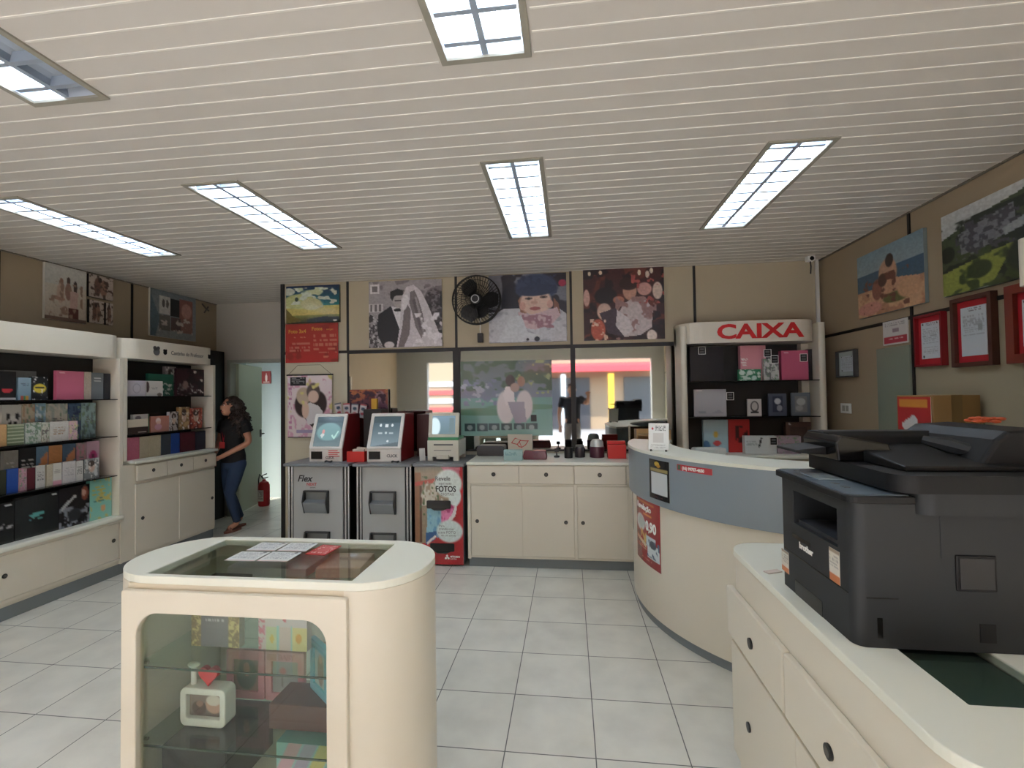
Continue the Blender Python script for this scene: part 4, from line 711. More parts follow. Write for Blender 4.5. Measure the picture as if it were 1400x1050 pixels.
# ------------------------------------------------------------------ shelf goods
SEEDN = [100]
def cover(style, c, c2=None):
    SEEDN[0] += 3; s = SEEDN[0]; d = tuple(max(0, v - 14) for v in c); c2 = c2 or (90, 90, 90); q = [('bg', c, d)]
    if style == 'plain': q += [('r', .1, .06, .3, .1, c2)] if c2 != (90, 90, 90) else []
    if style == 'floral': q += [('n', c2, 7, .55, s), ('n', (120, 150, 120), 9, .64, s + 1), ('t', .3, .4, .75, .62, 3, (110, 112, 116), s)]
    if style == 'photo': q += [('n', c2, 5, .5, s), ('e', .5, .42, .22, .26, (206, 176, 158)), ('e', .48, .24, .22, .15, (70, 52, 46)), ('n', (230, 226, 220), 8, .68, s + 2)]
    if style == 'text': q += [('t', .18, .3, .82, .7, 5, c2, s)]
    if style == 'stripe': q += [('r', 0, k / 6, 1, k / 6 + .07, c2) for k in range(6)]
    if style == 'wave': q += [('p', [(0, .7), (.4, .3), (1, .1), (1, .4), (.5, .6), (0, .95)], c2)]
    return q + [('s', 24, .08, s)]
def goods(rows, X, zb, grp, name='photo_album', cat='album', plane='x', d=.03, glossy=False):
    for a, b, h, label, spec in rows:
        w = abs(b - a) - .003; side = tuple(int(v) for v in spec[0][1]); nm, ct = name, cat
        if len(label) == 3: label, nm, ct = label
        loc = (X, (a + b) / 2, zb) if plane == 'x' else ((a + b) / 2, X, zb)
        o = panel(nm, w, h, d, spec, None, loc, PI / 2 if plane == 'x' else 0, 30, side, GLOSSY_PRINT if glossy else PRINT); tag(o, label, ct, grp)
Zs = (1.5965, 1.2615, .9065)
goods([(2.955, 3.057, .215, 'black album with a red curl, nearest end of the top left shelf', [('bg', (26, 26, 28)), ('p', [(.1, .6), (.8, .62), (.7, .72), (.2, .74)], (206, 50, 60)), ('r', 0, .92, 1, .97, (210, 210, 210))]),
  (3.069, 3.157, .172, 'light blue album with coloured blocks at its foot', [('bg', (140, 170, 190), (110, 140, 160)), ('r', .2, .8, .4, 1, (190, 80, 60)), ('r', .4, .8, .6, 1, (60, 140, 90)), ('r', .6, .8, .8, 1, (210, 150, 50)), ('t', .2, .25, .8, .4, 2, (80, 100, 120), 3)]),
  (3.159, 3.274, .182, 'black album with a yellow cartoonish shape', [('bg', (30, 34, 40)), ('e', .5, .5, .4, .2, (214, 190, 50)), ('r', .2, .42, .8, .5, (40, 44, 40)), ('n', (220, 220, 220), 8, .68, 4)])], -4.15, Zs[0], 'albums on the top shelf of the left unit')
goods([(3.033, 3.254, .229, 'wide grey album behind the blue and black ones on the top left shelf', cover('text', (110, 112, 112), (160, 160, 160)))], -4.23, Zs[0], 'albums on the top shelf of the left unit')
goods([(3.336, 3.556, .239, 'large plain pink album on the top left shelf', [('bg', (206, 104, 134), (196, 92, 122)), ('r', .1, .06, .28, .1, (230, 190, 200))]), (3.556, 3.618, .238, 'narrow cream album right of the pink one on the top left shelf', cover('plain', (190, 176, 158))),
  (3.618, 3.725, .235, 'slate grey album with two white lines on the top left shelf', [('bg', (104, 112, 118)), ('r', .2, .18, .8, .24, (200, 206, 206)), ('r', .2, .3, .8, .34, (190, 196, 196))]), (3.725, 3.79, .232, 'dark navy album at the far end of the top left shelf', cover('plain', (40, 44, 54)))], -4.15, Zs[0], 'albums on the top shelf of the left unit')
goods([(3.039, 3.169, .30, 'white album with a black and white bear face, back row', [('bg', (206, 204, 196)), ('e', .55, .52, .28, .24, (226, 226, 222)), ('e', .3, .3, .11, .09, (26, 26, 28)), ('e', .8, .3, .11, .09, (26, 26, 28)), ('e', .43, .5, .08, .09, (30, 30, 30)), ('e', .68, .5, .08, .09, (30, 30, 30)), ('e', .55, .62, .05, .03, (30, 30, 30)), ('e', .55, .86, .35, .12, (36, 36, 38))]),
  (3.169, 3.262, .304, 'cream floral album beside the bear album', cover('floral', (204, 192, 166), (190, 150, 120))), (3.262, 3.341, .308, 'pale blue floral album in the back row, upper middle shelf', cover('floral', (136, 178, 200), (214, 226, 230))),
  (3.341, 3.508, .303, 'wide cream album with faint sprigs in the back row', cover('floral', (206, 200, 184), (170, 180, 170))), (3.508, 3.620, .303, 'navy album with a blue wreath in the back row', cover('floral', (70, 96, 130), (40, 56, 96))), (3.620, 3.747, .304, 'tall light blue album with leaves at the far end of the shelf', cover('floral', (150, 182, 186), (90, 110, 110)))], -4.25, Zs[1], 'albums on the second shelf of the left unit')
goods([(2.958, 3.001, .157, 'orange album edge at the near end of the second left shelf', cover('plain', (206, 164, 110))), (3.003, 3.113, .153, 'green leafy small album in the front row', cover('stripe', (120, 138, 104), (170, 180, 150))), (3.119, 3.229, .16, 'white small album with green sprigs in the front row', cover('floral', (196, 204, 196), (120, 150, 130))),
  (3.229, 3.290, .155, 'narrow floral small album with dark leaves', cover('floral', (200, 200, 184), (110, 100, 96))), (3.290, 3.434, .157, 'wide white small album with a script line', cover('text', (208, 206, 200), (170, 140, 110))), (3.434, 3.506, .154, 'pale pink small album at the end of the front row', cover('floral', (214, 176, 186), (206, 196, 150)))], -4.15, Zs[1], 'albums on the second shelf of the left unit')
goods([(3.054, 3.151, .304, 'grey photo album, near end of the third shelf back row', cover('text', (140, 138, 130), (190, 186, 180))), (3.153, 3.272, .313, 'black album with white lettering on the third left shelf', cover('text', (30, 30, 32), (200, 200, 196))), (3.272, 3.364, .312, 'blue and orange wave album left of the plain orange one', cover('wave', (96, 134, 164), (206, 130, 80))), (3.364, 3.468, .311, 'plain orange album in the third shelf back row', cover('plain', (206, 138, 80))),
  (3.468, 3.577, .312, 'blue and orange wave album right of the plain orange one', cover('wave', (70, 100, 130), (206, 136, 90))), (3.577, 3.666, .31, 'pinkish grey album beside the magenta one', cover('floral', (170, 140, 150), (190, 120, 140))), (3.666, 3.782, .315, 'lilac album with a magenta flower', [('bg', (196, 160, 184)), ('e', .5, .42, .3, .16, (186, 50, 120)), ('e', .5, .42, .1, .06, (110, 20, 70)), ('t', .2, .75, .8, .85, 2, (140, 90, 120), 3)])], -4.25, Zs[2], 'albums on the third shelf of the left unit')
goods([(2.961, 3.001, .175, 'dark green small album at the near end of the third shelf', cover('plain', (50, 56, 42))), (3.003, 3.078, .176, 'bright blue small album on the third left shelf', cover('plain', (34, 78, 170))), (3.078, 3.134, .169, 'dusty pink small album left of the maroon one', cover('floral', (196, 150, 166), (180, 120, 140))), (3.134, 3.192, .163, 'maroon small album on the third left shelf', cover('plain', (96, 34, 46))), (3.192, 3.260, .172, 'white small album with grey print, right of the maroon one', cover('text', (200, 202, 200), (120, 122, 126))),
  (3.270, 3.315, .169, 'narrow cream small album in the third shelf front row', cover('plain', (190, 182, 160))), (3.315, 3.383, .173, 'white small album with a pink foot', [('bg', (206, 206, 200)), ('r', 0, .8, 1, 1, (214, 150, 170)), ('t', .2, .3, .8, .5, 3, (150, 150, 150), 4)]), (3.387, 3.494, .174, 'large white small album with fine print in the front row', cover('text', (206, 204, 206), (170, 170, 176))), (3.494, 3.554, .167, 'white small album with black print, third shelf', cover('text', (204, 204, 200), (90, 90, 90))), (3.561, 3.691, .172, 'grey floral album at the far end of the third shelf front row', cover('photo', (130, 136, 138), (190, 196, 196)))], -4.15, Zs[2], 'albums on the third shelf of the left unit')
goods([(2.74, 3.038, .30, 'black album cut by the left edge, on the low white worktop', [('bg', (24, 26, 28)), ('r', .8, .05, .93, .09, (200, 200, 200)), ('n', (150, 150, 150), 10, .6, 4, .6, .5, 1, .7)]), (3.042, 3.346, .318, 'large black album with teal script on the low worktop', [('bg', (36, 40, 42), (28, 31, 33)), ('r', .82, .05, .94, .08, (210, 210, 206)), ('r', .28, .52, .7, .54, (70, 150, 150)), ('p', [(.3, .48), (.5, .42), (.72, .46), (.6, .5), (.4, .56)], (80, 160, 156)), ('t', .3, .58, .6, .62, 1, (70, 140, 140), 4)]),
  (3.347, 3.592, .327, 'dark album with a motor and a red-haired figure', [('bg', (36, 34, 38)), ('n', (130, 136, 146), 9, .55, 5, 0, .5, 1, 1), ('p', [(.05, .5), (.5, .2), (.55, .26), (.1, .56)], (170, 176, 180)), ('e', .84, .22, .12, .18, (140, 74, 56)), ('e', .8, .2, .07, .09, (196, 150, 130)), ('e', .5, .72, .22, .16, (40, 42, 48))]), (3.593, 3.79, .356, 'teal album with yellow lettering at the end of the low worktop', [('bg', (120, 186, 172), (130, 196, 180)), ('n', (190, 180, 100), 6, .6, 3), ('t', .12, .2, .7, .42, 3, (190, 176, 70), 4), ('t', .2, .48, .6, .62, 2, (70, 120, 116), 5), ('e', .6, .75, .12, .08, (214, 160, 110))])], -4.13, .541, 'large albums on the low worktop of the left unit', d=.04, glossy=True)
Zh = (1.6215, 1.2615)
HG = 'photo books on the shelves of the lettered unit'
goods([(3.904, 4.119, .15, 'lilac grey photo book with a ring drawing, top shelf of the lettered unit', [('bg', (190, 184, 192)), ('e', .55, .5, .2, .3, (150, 146, 156)), ('e', .55, .5, .17, .26, (192, 186, 194))]), (4.125, 4.313, .151, 'white photo book with dark petals, top shelf of the lettered unit', [('bg', (206, 204, 198)), ('e', .05, .4, .12, .35, (70, 50, 50)), ('e', .8, .9, .15, .12, (110, 100, 90)), ('t', .3, .4, .7, .6, 2, (150, 150, 150), 3)])], -4.12, Zh[0], HG)
goods([(4.224, 4.527, .229, 'green photo book with white script, top shelf of the lettered unit', [('bg', (36, 112, 92), (34, 96, 80)), ('n', (206, 216, 210), 16, .58, 4, .1, .4, .95, .95)])], -4.2, Zh[0], HG)
goods([(4.539, 4.915, .30, 'large dark wine photo book with white figures', [('bg', (56, 24, 34)), ('n', (30, 16, 22), 6, .5, 3), ('e', .65, .1, .05, .05, (226, 216, 206)), ('e', .9, .4, .05, .05, (226, 216, 206)), ('e', .3, .6, .1, .16, (150, 120, 116)), ('n', (226, 220, 216), 16, .5, 8, .5, .78, 1, .9), ('n', (130, 120, 120), 12, .6, 9, 0, .5, .6, 1)])], -4.17, Zh[0], HG)
goods([(4.471, 4.617, .318, 'small grey photo book peeking over the wine coloured one', cover('photo', (120, 112, 118), (160, 150, 150)))], -4.25, Zh[0], HG)
goods([(3.91, 4.127, .139, 'cream over black landscape photo book, second shelf', [('bg', (206, 196, 176)), ('r', 0, .52, 1, 1, (44, 30, 26)), ('r', .5, .85, .9, .93, (190, 180, 170))])], -4.10, Zh[1], HG, d=.02)
goods([(4.013, 4.192, .184, 'white and green photo book behind the cream one', [('bg', (206, 206, 206)), ('r', .9, 0, 1, 1, (70, 110, 80)), ('e', .3, .2, .18, .12, (120, 110, 120))]), (4.205, 4.421, .156, 'pink photo book with a baby in a white cap', [('bg', (190, 120, 104), (186, 130, 116)), ('e', .4, .3, .14, .2, (226, 206, 206)), ('e', .42, .42, .12, .12, (226, 186, 170)), ('e', .4, .7, .2, .2, (206, 150, 170))]), (4.421, 4.54, .195, 'white photo book with a dark-haired portrait', cover('photo', (190, 184, 186), (60, 46, 46))), (4.54, 4.686, .24, 'golden photo book with a blond child', cover('photo', (150, 120, 80), (196, 160, 110))), (4.688, 4.867, .225, 'red photo book with a child in profile', cover('photo', (130, 44, 38), (190, 90, 70)))], -4.15, Zh[1], HG)
goods([(4.280, 4.407, .188, 'dark photo book behind the pink baby book', cover('plain', (50, 36, 36)))], -4.23, Zh[1], HG)
goods([(3.93, 4.083, .212, 'pink upright album, first in the row on the drawer unit', cover('plain', (206, 108, 136))), (4.085, 4.186, .209, 'cream upright album next to the pink one on the drawer unit', cover('plain', (186, 176, 150))), (4.189, 4.322, .21, 'wider cream upright album next to the slate one', cover('plain', (192, 182, 154))), (4.325, 4.444, .213, 'slate upright album on the drawer unit', cover('plain', (66, 76, 86))), (4.447, 4.557, .214, 'bright blue upright album on the drawer unit', cover('plain', (24, 70, 160))), (4.560, 4.765, .212, 'maroon upright album on the drawer unit', cover('plain', (84, 22, 36))), (4.768, 4.915, .207, 'navy upright album behind the woman on the drawer unit', cover('plain', (24, 30, 52)))], -4.15, 1.0155, 'upright albums on the drawer unit worktop')
CG = 'goods on the cashier shelves'
def tagcard(x, y, z, label):
    t = thing('price_tag', label, 'price tag', (x, y, z), 0, 'black price tags on the cashier shelves')
    G().ring(rrect(-.034, 0, .034, .075, .002, 2), rrect(-.029, .005, .029, .07, .002, 2), -.004, 0, 'y').obj('border', INKW, t); G().box(-.029, -.002, .005, .029, .001, .07).obj('card', INK, t)
    g = G(); g.box(-.018, -.004, .042, .018, -.002, .058); g.box(-.02, -.004, .018, .02, -.002, .03); g.obj('print', INKG, t)
goods([(1.171, 1.484, .338, ('thick black album standing on the upper cashier shelf', 'photo_album', 'album'), [('bg', (18, 18, 26), (14, 14, 20)), ('r', .34, .02, .42, .05, (170, 170, 170))]), (1.637, 1.871, .338, ('pink gift box with white lettering, upper cashier shelf', 'gift_box', 'box'), [('bg', (216, 140, 154), (214, 134, 148)), ('t', .02, .35, .3, .65, 5, (230, 226, 226), 4)]),
  (2.008, 2.249, .281, ('bright pink album on the upper cashier shelf', 'photo_album', 'album'), [('bg', (206, 88, 126), (200, 84, 120)), ('r', .1, .06, .25, .09, (230, 180, 200))]), (2.25, 2.285, .29, ('black album edge at the right end of the upper cashier shelf', 'photo_album', 'album'), cover('plain', (24, 26, 32)))], 4.72, 1.6865, CG, plane='y', d=.06)
goods([(1.60, 1.80, .108, ('green ribbon box in front of the pink gift box', 'gift_box', 'box'), [('bg', (40, 130, 90)), ('e', .15, .3, .13, .22, (206, 226, 216)), ('e', .5, .3, .13, .22, (206, 226, 216)), ('e', .3, .75, .12, .2, (190, 216, 206)), ('e', .7, .75, .12, .2, (190, 216, 206)), ('n', (200, 220, 210), 10, .6, 5)]), (1.824, 1.962, .205, ('white box with grey sprigs on the upper cashier shelf', 'gift_box', 'box'), cover('floral', (200, 202, 198), (110, 116, 116)))], 4.66, 1.6865, CG, plane='y', d=.04)
goods([(1.200, 1.502, .259, ('wide white box at the left of the middle cashier shelf', 'gift_box', 'box'), [('bg', (190, 192, 198), (176, 178, 186)), ('r', .1, .04, .25, .08, (230, 230, 230)), ('e', .25, .85, .12, .05, (150, 156, 170)), ('p', [(.55, .9), (.75, .75), (.95, .9)], (160, 162, 176))]), (1.694, 1.821, .16, ('small white frame with a round watch face', 'framed_photo', 'frame'), [('bg', (206, 202, 196)), ('e', .5, .45, .3, .33, (70, 66, 66)), ('e', .5, .43, .22, .25, (196, 190, 184)), ('r', .2, .75, .8, .85, (40, 40, 42))]),
  (1.885, 2.047, .21, ('blue frame with a dark family photo, middle cashier shelf', 'framed_photo', 'frame'), [('bg', (74, 86, 106)), ('r', .2, .12, .8, .85, (46, 56, 80)), ('e', .5, .35, .18, .14, (196, 200, 206)), ('e', .6, .66, .16, .14, (150, 156, 170))]), (2.091, 2.257, .216, ('grey-blue frame with a pale photo at the right of the middle cashier shelf', 'framed_photo', 'frame'), [('bg', (96, 106, 118)), ('r', .16, .14, .84, .86, (120, 122, 122)), ('e', .5, .4, .24, .16, (170, 172, 170)), ('e', .4, .68, .2, .12, (150, 150, 148))])], 4.72, 1.3515, CG, plane='y', d=.025)
goods([(1.287, 1.518, .314, ('light blue picture book with a red and yellow figure, cashier worktop', 'picture_book', 'book'), [('bg', (176, 206, 214), (150, 190, 206)), ('e', .5, .45, .1, .1, (220, 180, 60)), ('e', .55, .72, .16, .08, (206, 60, 60)), ('e', .1, .8, .16, .16, (60, 110, 160))]), (1.52, 1.715, .316, ('red box with dark cut-outs on the cashier worktop', 'gift_box', 'box'), [('bg', (196, 36, 34)), ('n', (60, 16, 18), 5, .5, 7, .3, .2, .9, .7)]), (2.04, 2.268, .286, ('brown frame at the back of the cashier worktop', 'framed_photo', 'frame'), [('bg', (92, 66, 58)), ('r', .15, .15, .85, .85, (74, 54, 50)), ('e', .15, .06, .05, .03, (200, 190, 190))])], 4.74, 1.0005, CG, plane='y', d=.05)
goods([(1.629, 1.915, .165, ('low white box with a black pen stroke on the cashier worktop', 'gift_box', 'box'), [('bg', (196, 202, 202)), ('p', [(.42, .65), (.5, .12), (.56, .12), (.47, .66)], (30, 32, 36)), ('t', .05, .3, .4, .5, 2, (160, 170, 170), 4)]), (1.921, 2.129, .164, ('low lilac grey box beside the white pen-stroke box', 'gift_box', 'box'), cover('floral', (170, 150, 164), (146, 124, 140)))], 4.64, 1.0005, CG, plane='y', d=.06)
tag(G().box(-.16, -.09, 0, .13, .05, .06).obj('white_package', mat('white_cloth', (206, 210, 208), .8), None, (1.315, 4.65, 1.001), .06, .02), 'flat white package at the left end of the cashier worktop', 'package')
tagcard(1.285, 4.715, 1.95, 'price tag on the thick black album'); tagcard(1.86, 4.655, 1.905, 'price tag on the pink gift box'); tagcard(1.92, 4.65, 1.845, 'price tag on the white box with sprigs'); tagcard(2.205, 4.715, 1.86, 'price tag on the bright pink album'); tagcard(1.53, 4.70, 1.505, 'price tag at the edge of the wide white box'); tagcard(1.885, 4.635, 1.08, 'price tag on the white pen-stroke box')
# ------------------------------------------------------------------ island display case
IC = (-1.145, 1.765, 0); OF = (1.145, -1.765, 0)
t = thing('display_island', 'rounded cream display case with glass top and glass door in the foreground', 'display case', IC)
out = rrect(-1.755, 1.53, -.535, 2.0, .225, 14)
G().ring(out, rrect(-1.55, 1.553, -.757, 1.955, .002, 14), .922, .95).obj('top_frame', CREAM_TOP, t, OF, bevel=.003)
def side_poly(lo):
    P = rrect(-1.755, 1.53, -.535, 2.0, .225, 20)
    if lo: q = [p for p in P if p[0] < -1.6]; k = max(range(len(q) - 1), key=lambda i: abs(q[i + 1][1] - q[i][1]) if q[i + 1][0] == q[i][0] else (q[i + 1][1] - q[i][1] > .3)); return q[:k + 1] + [(-1.6, 1.545), (-1.6, 1.985)] + q[k + 1:]
    q = [p for p in P if p[0] > -.775]; return [(-.775, 1.53)] + q + [(-.775, 2.0)]
P20 = rrect(-1.755, 1.53, -.535, 2.0, .225, 20)
left = [p for p in P20[:21] if p[0] < -1.6] + [(-1.6, 1.5427), (-1.6, 1.9873)] + [p for p in P20[63:] if p[0] < -1.6]
right = [(-.775, 1.53)] + [p for p in P20[21:63] if p[0] > -.775] + [(-.775, 2.0)]
G().prism(left, .06, .922).obj('side_panel', CREAM, t, OF, smooth=True)
G().prism(right, .06, .922).obj('side_panel', CREAM, t, OF, smooth=True)
n_ = 10
g = G()
g.ring(rrect(-1.602, .06, -.773, .922, .001, n_), rrect(-1.552, .18, -.829, .827, .085, n_), 1.534, 1.548, 'y'); g.ring(rrect(-1.602, .06, -.773, .922, .001, n_), rrect(-1.552, .18, -.829, .85, .085, n_), 1.984, 1.996, 'y')
g.box(-1.6, 1.548, .09, -.775, 1.984, .12); g.obj('carcass', CREAM_IN, t, OF)
d = G().ring(rrect(-1.61, .12, -.757, .903, .008, n_), rrect(-1.55, .182, -.831, .825, .085, n_), 1.513, 1.534, 'y').obj('door', CREAM, t, OF, bevel=.004)
G().box(-1.555, 1.5365, .178, -.826, 1.5405, .829).obj('door_glass', GLASS, t, OF); G().box(-1.555, 1.988, .178, -.826, 1.992, .852).obj('rear_glass', GLASS, t, OF)
G().box(-1.549, 1.555, .940, -.758, 1.954, .946).obj('top_glass', GLASS, t, OF)
for z in (.332, .613, .868):
    s = G().box(-1.597, 1.556, z - .006, -.778, 1.975, z).obj('glass_shelf', GLASS_GREEN, t, OF); G().box(-1.597, 1.552, z - .006, -.778, 1.556, z).obj('shelf_edge', mat('glass_edge', (44, 62, 54), .15), s)
g = G()
for z in (.326, .607):
    for y in (1.60, 1.93): g.tube([(-1.6, y, z - .008), (-1.585, y, z - .008)], .006, 8); g.tube([(-.776, y, z - .008), (-.79, y, z - .008)], .006, 8)
g.obj('shelf_pins', CHROME, t, OF)
G().prism(rrect(-1.72, 1.56, -.57, 1.97, .2, 10), 0, .06).obj('plinth', GREY_PL, t, OF)
# goods in the case
def stand(name, w, h, d, spec, loc, label, cat, rz=0, side=(206, 200, 190), m=GLOSSY_PRINT, res=50): return tag(panel(name, w, h, d, spec, None, loc, rz, res, side, m), label, cat)
stand('photo_album', .205, .235, .03, [('bg', (126, 122, 128)), ('r', 0, 0, .2, 1, (150, 134, 100)), ('r', .78, 0, 1, 1, (150, 134, 100)), ('n', (206, 190, 130), 22, .52, 3, 0, 0, .2, 1), ('n', (206, 190, 130), 22, .52, 4, .78, 0, 1, 1), ('t', .3, .55, .7, .62, 1, (190, 188, 190), 3), ('t', .35, .42, .62, .5, 2, (180, 178, 180), 4)], (-1.393, 1.70, .6135), 'grey album with gold glitter borders on the upper glass shelf of the island case', 'album')
stand('photo_album', .20, .235, .03, [('bg', (206, 196, 198)), ('n', (206, 120, 140), 26, .5, 3, 0, 0, .13, 1), ('p', [(.5, .5), (.62, .3), (.66, .34), (.55, .56)], (206, 110, 120)), ('r', .16, .62, .4, 1, (196, 206, 160)), ('r', .42, .62, .66, 1, (206, 186, 180)), ('r', .7, .62, 1, 1, (210, 200, 130)), ('e', .83, .8, .06, .08, (206, 150, 50)), ('e', .28, .82, .04, .07, (206, 180, 80)), ('r', .38, .6, .43, 1, (150, 200, 196)), ('r', .66, .6, .7, 1, (150, 200, 196))], (-1.11, 1.70, .6135), 'pink and white baby album on the upper glass shelf of the island case', 'album')
t = thing('toy_framed_photo', 'white television-shaped photo frame with a red heart in the island case', 'photo frame', (-1.41, 1.655, .3325))
G().ring(rrect(-.095, 0, .095, .145, .025, 6), rrect(-.07, .03, .07, .12, .006, 6), 0, .06, 'y').obj('frame', mat('glossy_white', (226, 226, 222), .25), t, bevel=.004)
panel('photo', .15, .1, .01, [('bg', (150, 130, 120), (110, 96, 92)), ('e', .72, .5, .24, .34, (196, 150, 130)), ('e', .7, .35, .2, .2, (216, 206, 196)), ('e', .3, .66, .2, .26, (90, 66, 58)), ('e', .32, .5, .1, .12, (150, 110, 96))], t, (0, .02, .025), 0, 36)
g = G(); g.tube([(-.06, .03, .14), (-.06, .03, .215)], .011, 12); g.ball((-.06, .03, .218), .02, 12, 0, (1.3, .8, .6)); g.obj('antenna', MATS['glossy_white'], t, smooth=True)
hp = [(.0025 * 16 * math.sin(a) ** 3 * 1.0, .0025 * (13 * math.cos(a) - 5 * math.cos(2 * a) - 2 * math.cos(3 * a) - math.cos(4 * a))) for a in [2 * PI * k / 40 for k in range(40)]]
G().prism([(x + .01, z + .187) for x, z in hp], .015, .035, 'y').obj('heart', mat('heart_red', (206, 40, 44), .35), t, bevel=.003)
t = thing('double_framed_photo', 'pink double photo frame on the middle glass shelf of the island case', 'photo frame', (-1.275, 1.83, .3325))
PK = mat('pink_frame', (214, 150, 160), .4)
for s in (-1, 1): G().ring(rrect(s * .088 - .086, 0, s * .088 + .086, .2, .006, 4), rrect(s * .088 - .058, .03, s * .088 + .058, .16, .004, 4), 0, .018, 'y').obj('frame', PK, t, bevel=.002)
panel('photo', .13, .14, .006, [('bg', (150, 130, 120)), ('e', .5, .5, .35, .45, (90, 110, 100)), ('e', .5, .35, .12, .2, (196, 150, 130))], t, (-.088, .009, .026), 0, 24); panel('photo', .13, .14, .006, [('bg', (160, 160, 162)), ('e', .4, .35, .12, .1, (200, 110, 120)), ('r', .38, .4, .42, .8, (120, 116, 110))], t, (.088, .009, .026), 0, 24)
text('BABY', .03, mat('pink_letters', (190, 120, 130), .5), t, (.06, -.001, .168), bold=.001); G().box(.012, -.001, .165, .05, .001, .19).obj('plaque', MATS['pink_letters'], t)
tag(G().box(-.14, 0, 0, .14, .14, .093).obj('gift_box', mat('brown_box', (96, 66, 60), .5), None, (-1.01, 1.675, .3325), 0, .003), 'brown box under the blue frame in the island case', 'box')
t = thing('framed_photo', 'turned light blue photo frame at the right of the island case', 'photo frame', (-.985, 1.735, .427), math.radians(-38))
G().ring(rrect(-.08, 0, .08, .2, .004, 3), rrect(-.052, .03, .052, .17, .002, 3), 0, .02, 'y').obj('frame', mat('sky_blue_frame', (110, 180, 200), .4), t, bevel=.002)
panel('photo', .11, .146, .006, [('bg', (170, 190, 190)), ('e', .5, .55, .25, .4, (150, 130, 120)), ('e', .5, .25, .12, .12, (206, 170, 150))], t, (0, .009, .027), 0, 24)
tag(G().prism(rrect(-.13, 0, .13, .28, .004, 2), 0, .175).obj('presentation_box', mat('black_gloss_box', (32, 34, 34), .2), None, (-1.40, 1.60, .1205), 0, .004), 'glossy black box on the bottom of the island case', 'box')
st = [('bg', (150, 200, 204))]
for k, c in enumerate(((206, 160, 176), (170, 160, 190), (206, 196, 120), (96, 170, 180), (196, 130, 120))): st.append(('p', [(-.2 + k * .25, 1), (.2 + k * .25, 0), (.42 + k * .25, 0), (.02 + k * .25, 1)], c))
stand('gift_box', .24, .2, .2, st, (-.97, 1.63, .1205), 'pastel striped box on the bottom of the island case', 'box', side=(150, 196, 200))
# cards lying on and under the glass top
def flat(name, w, l, h, spec, x, y, z, label, cat, rz=0):
    o = panel(name, w, l, h, spec, None, (x, y, z + h), rz, 36, tuple(spec[0][1])); o.rotation_euler = (-PI / 2, 0, rz); return tag(o, label, cat, 'price cards on the glass top')
SH = [('bg', (206, 210, 208)), ('t', .1, .12, .9, .8, 6, (150, 156, 164), 3), ('e', .86, .08, .06, .05, (80, 80, 84)), ('r', 0, .94, 1, .98, (200, 120, 120))]
for k, (x, y, lab) in enumerate(((-1.30, 1.76, 'front left price card of four lying on the glass top'), (-1.165, 1.765, 'front right price card of four lying on the glass top'), (-1.295, 1.88, 'rear left price card of four lying on the glass top'), (-1.16, 1.885, 'rear right price card of four lying on the glass top'))):
    flat('price_card', .125, .105, .0015, SH, x, y - .05, .9465, lab, 'card', .02)
flat('leaflet', .09, .12, .002, [('bg', (196, 44, 44)), ('t', .1, .1, .9, .9, 6, (226, 190, 186), 7), ('e', .5, .5, .25, .25, (206, 90, 90))], -1.035, 1.80, .9465, 'red leaflet lying on the glass top', 'leaflet', -.1)
tag(G().box(-.10, -.02, 0, .06, .05, .03).obj('pen_case', BLACKG, None, (-1.30, 1.66, .8685), 0, .003), 'flat black case just under the glass top at the front', 'case')
flat('price_strip', .2, .04, .006, [('bg', (206, 120, 110)), ('t', .02, .1, .98, .9, 2, (236, 220, 216), 3)], -1.11, 1.66, .8685, 'reddish text strip under the glass top at the front', 'card')
tag(G().box(-.17, -.09, 0, .17, .09, .035).obj('flat_box', mat('grey_lilac_box', (176, 176, 176), .4), None, (-1.22, 1.85, .8685), 0, .003), 'flat grey box under the price cards inside the island case', 'box')
tag(G().box(-.09, -.09, 0, .09, .09, .04).obj('flat_box', mat('rosy_flat', (190, 160, 148), .4), None, (-.93, 1.86, .8685), .1, .003), 'flat rosy beige box under the right end of the glass top', 'box')

# ------------------------------------------------------------------ right foreground counter and the printer
RC = (.93, 1.485, 0); RO = (-.93, -1.485, 0)
t = thing('counter_island', 'rounded cream counter with drawers carrying the black printer, right foreground', 'counter', RC)
ro = rrect(.655, .86, 1.24, 2.12, .12, 12)
G().ring(ro, rrect(.80, 1.075, 1.01, 1.9, .002, 12), .915, .94).obj('top_frame', CREAM_TOP, t, RO, bevel=.003)
G().box(.801, 1.076, .928, 1.009, 1.899, .936).obj('top_glass', GLASS, t, RO)
G().box(.801, 1.076, .90, 1.009, 1.899, .914).obj('tray', mat('dark_green_tray', (58, 76, 68), .5), t, RO)
ri = rrect(.662, .866, 1.234, 2.114, .115, 12)
G().prism(ri, .06, .9).obj('body', CREAM, t, RO, smooth=True); G().ring(ri, rrect(.79, 1.06, 1.02, 1.91, .002, 12), .9, .915).obj('rim', CREAM, t, RO)
for a, b in ((1.552, 2.06), (1.035, 1.543)):
    g = G(); g.box(.638, a, .59, .663, b, .783); dr = g.obj('drawer', CREAM, t, RO, bevel=.006, seg=3)
    g = G(); g.disc(((a + b) / 2, .672, .632), .019, .008, 'x', 0); g.disc(((a + b) / 2, .672, .6305), .012, .002, 'x', 1); g.obj('finger_pull', [BLACK, mat('pull_recess'), ], dr)
for a, b, k in ((1.5, 2.05, 1.87), (1.04, 1.5, 1.12)):
    dr = G().box(.648, a, .12, .663, b, .565).obj('sliding_door', CREAM, t, RO, bevel=.003); g = G(); g.disc((k, .33, .642), .017, .008, 'x', 0); g.disc((k, .33, .6405), .011, .002, 'x', 1); g.obj('finger_pull', [BLACK, mat('pull_recess')], dr)
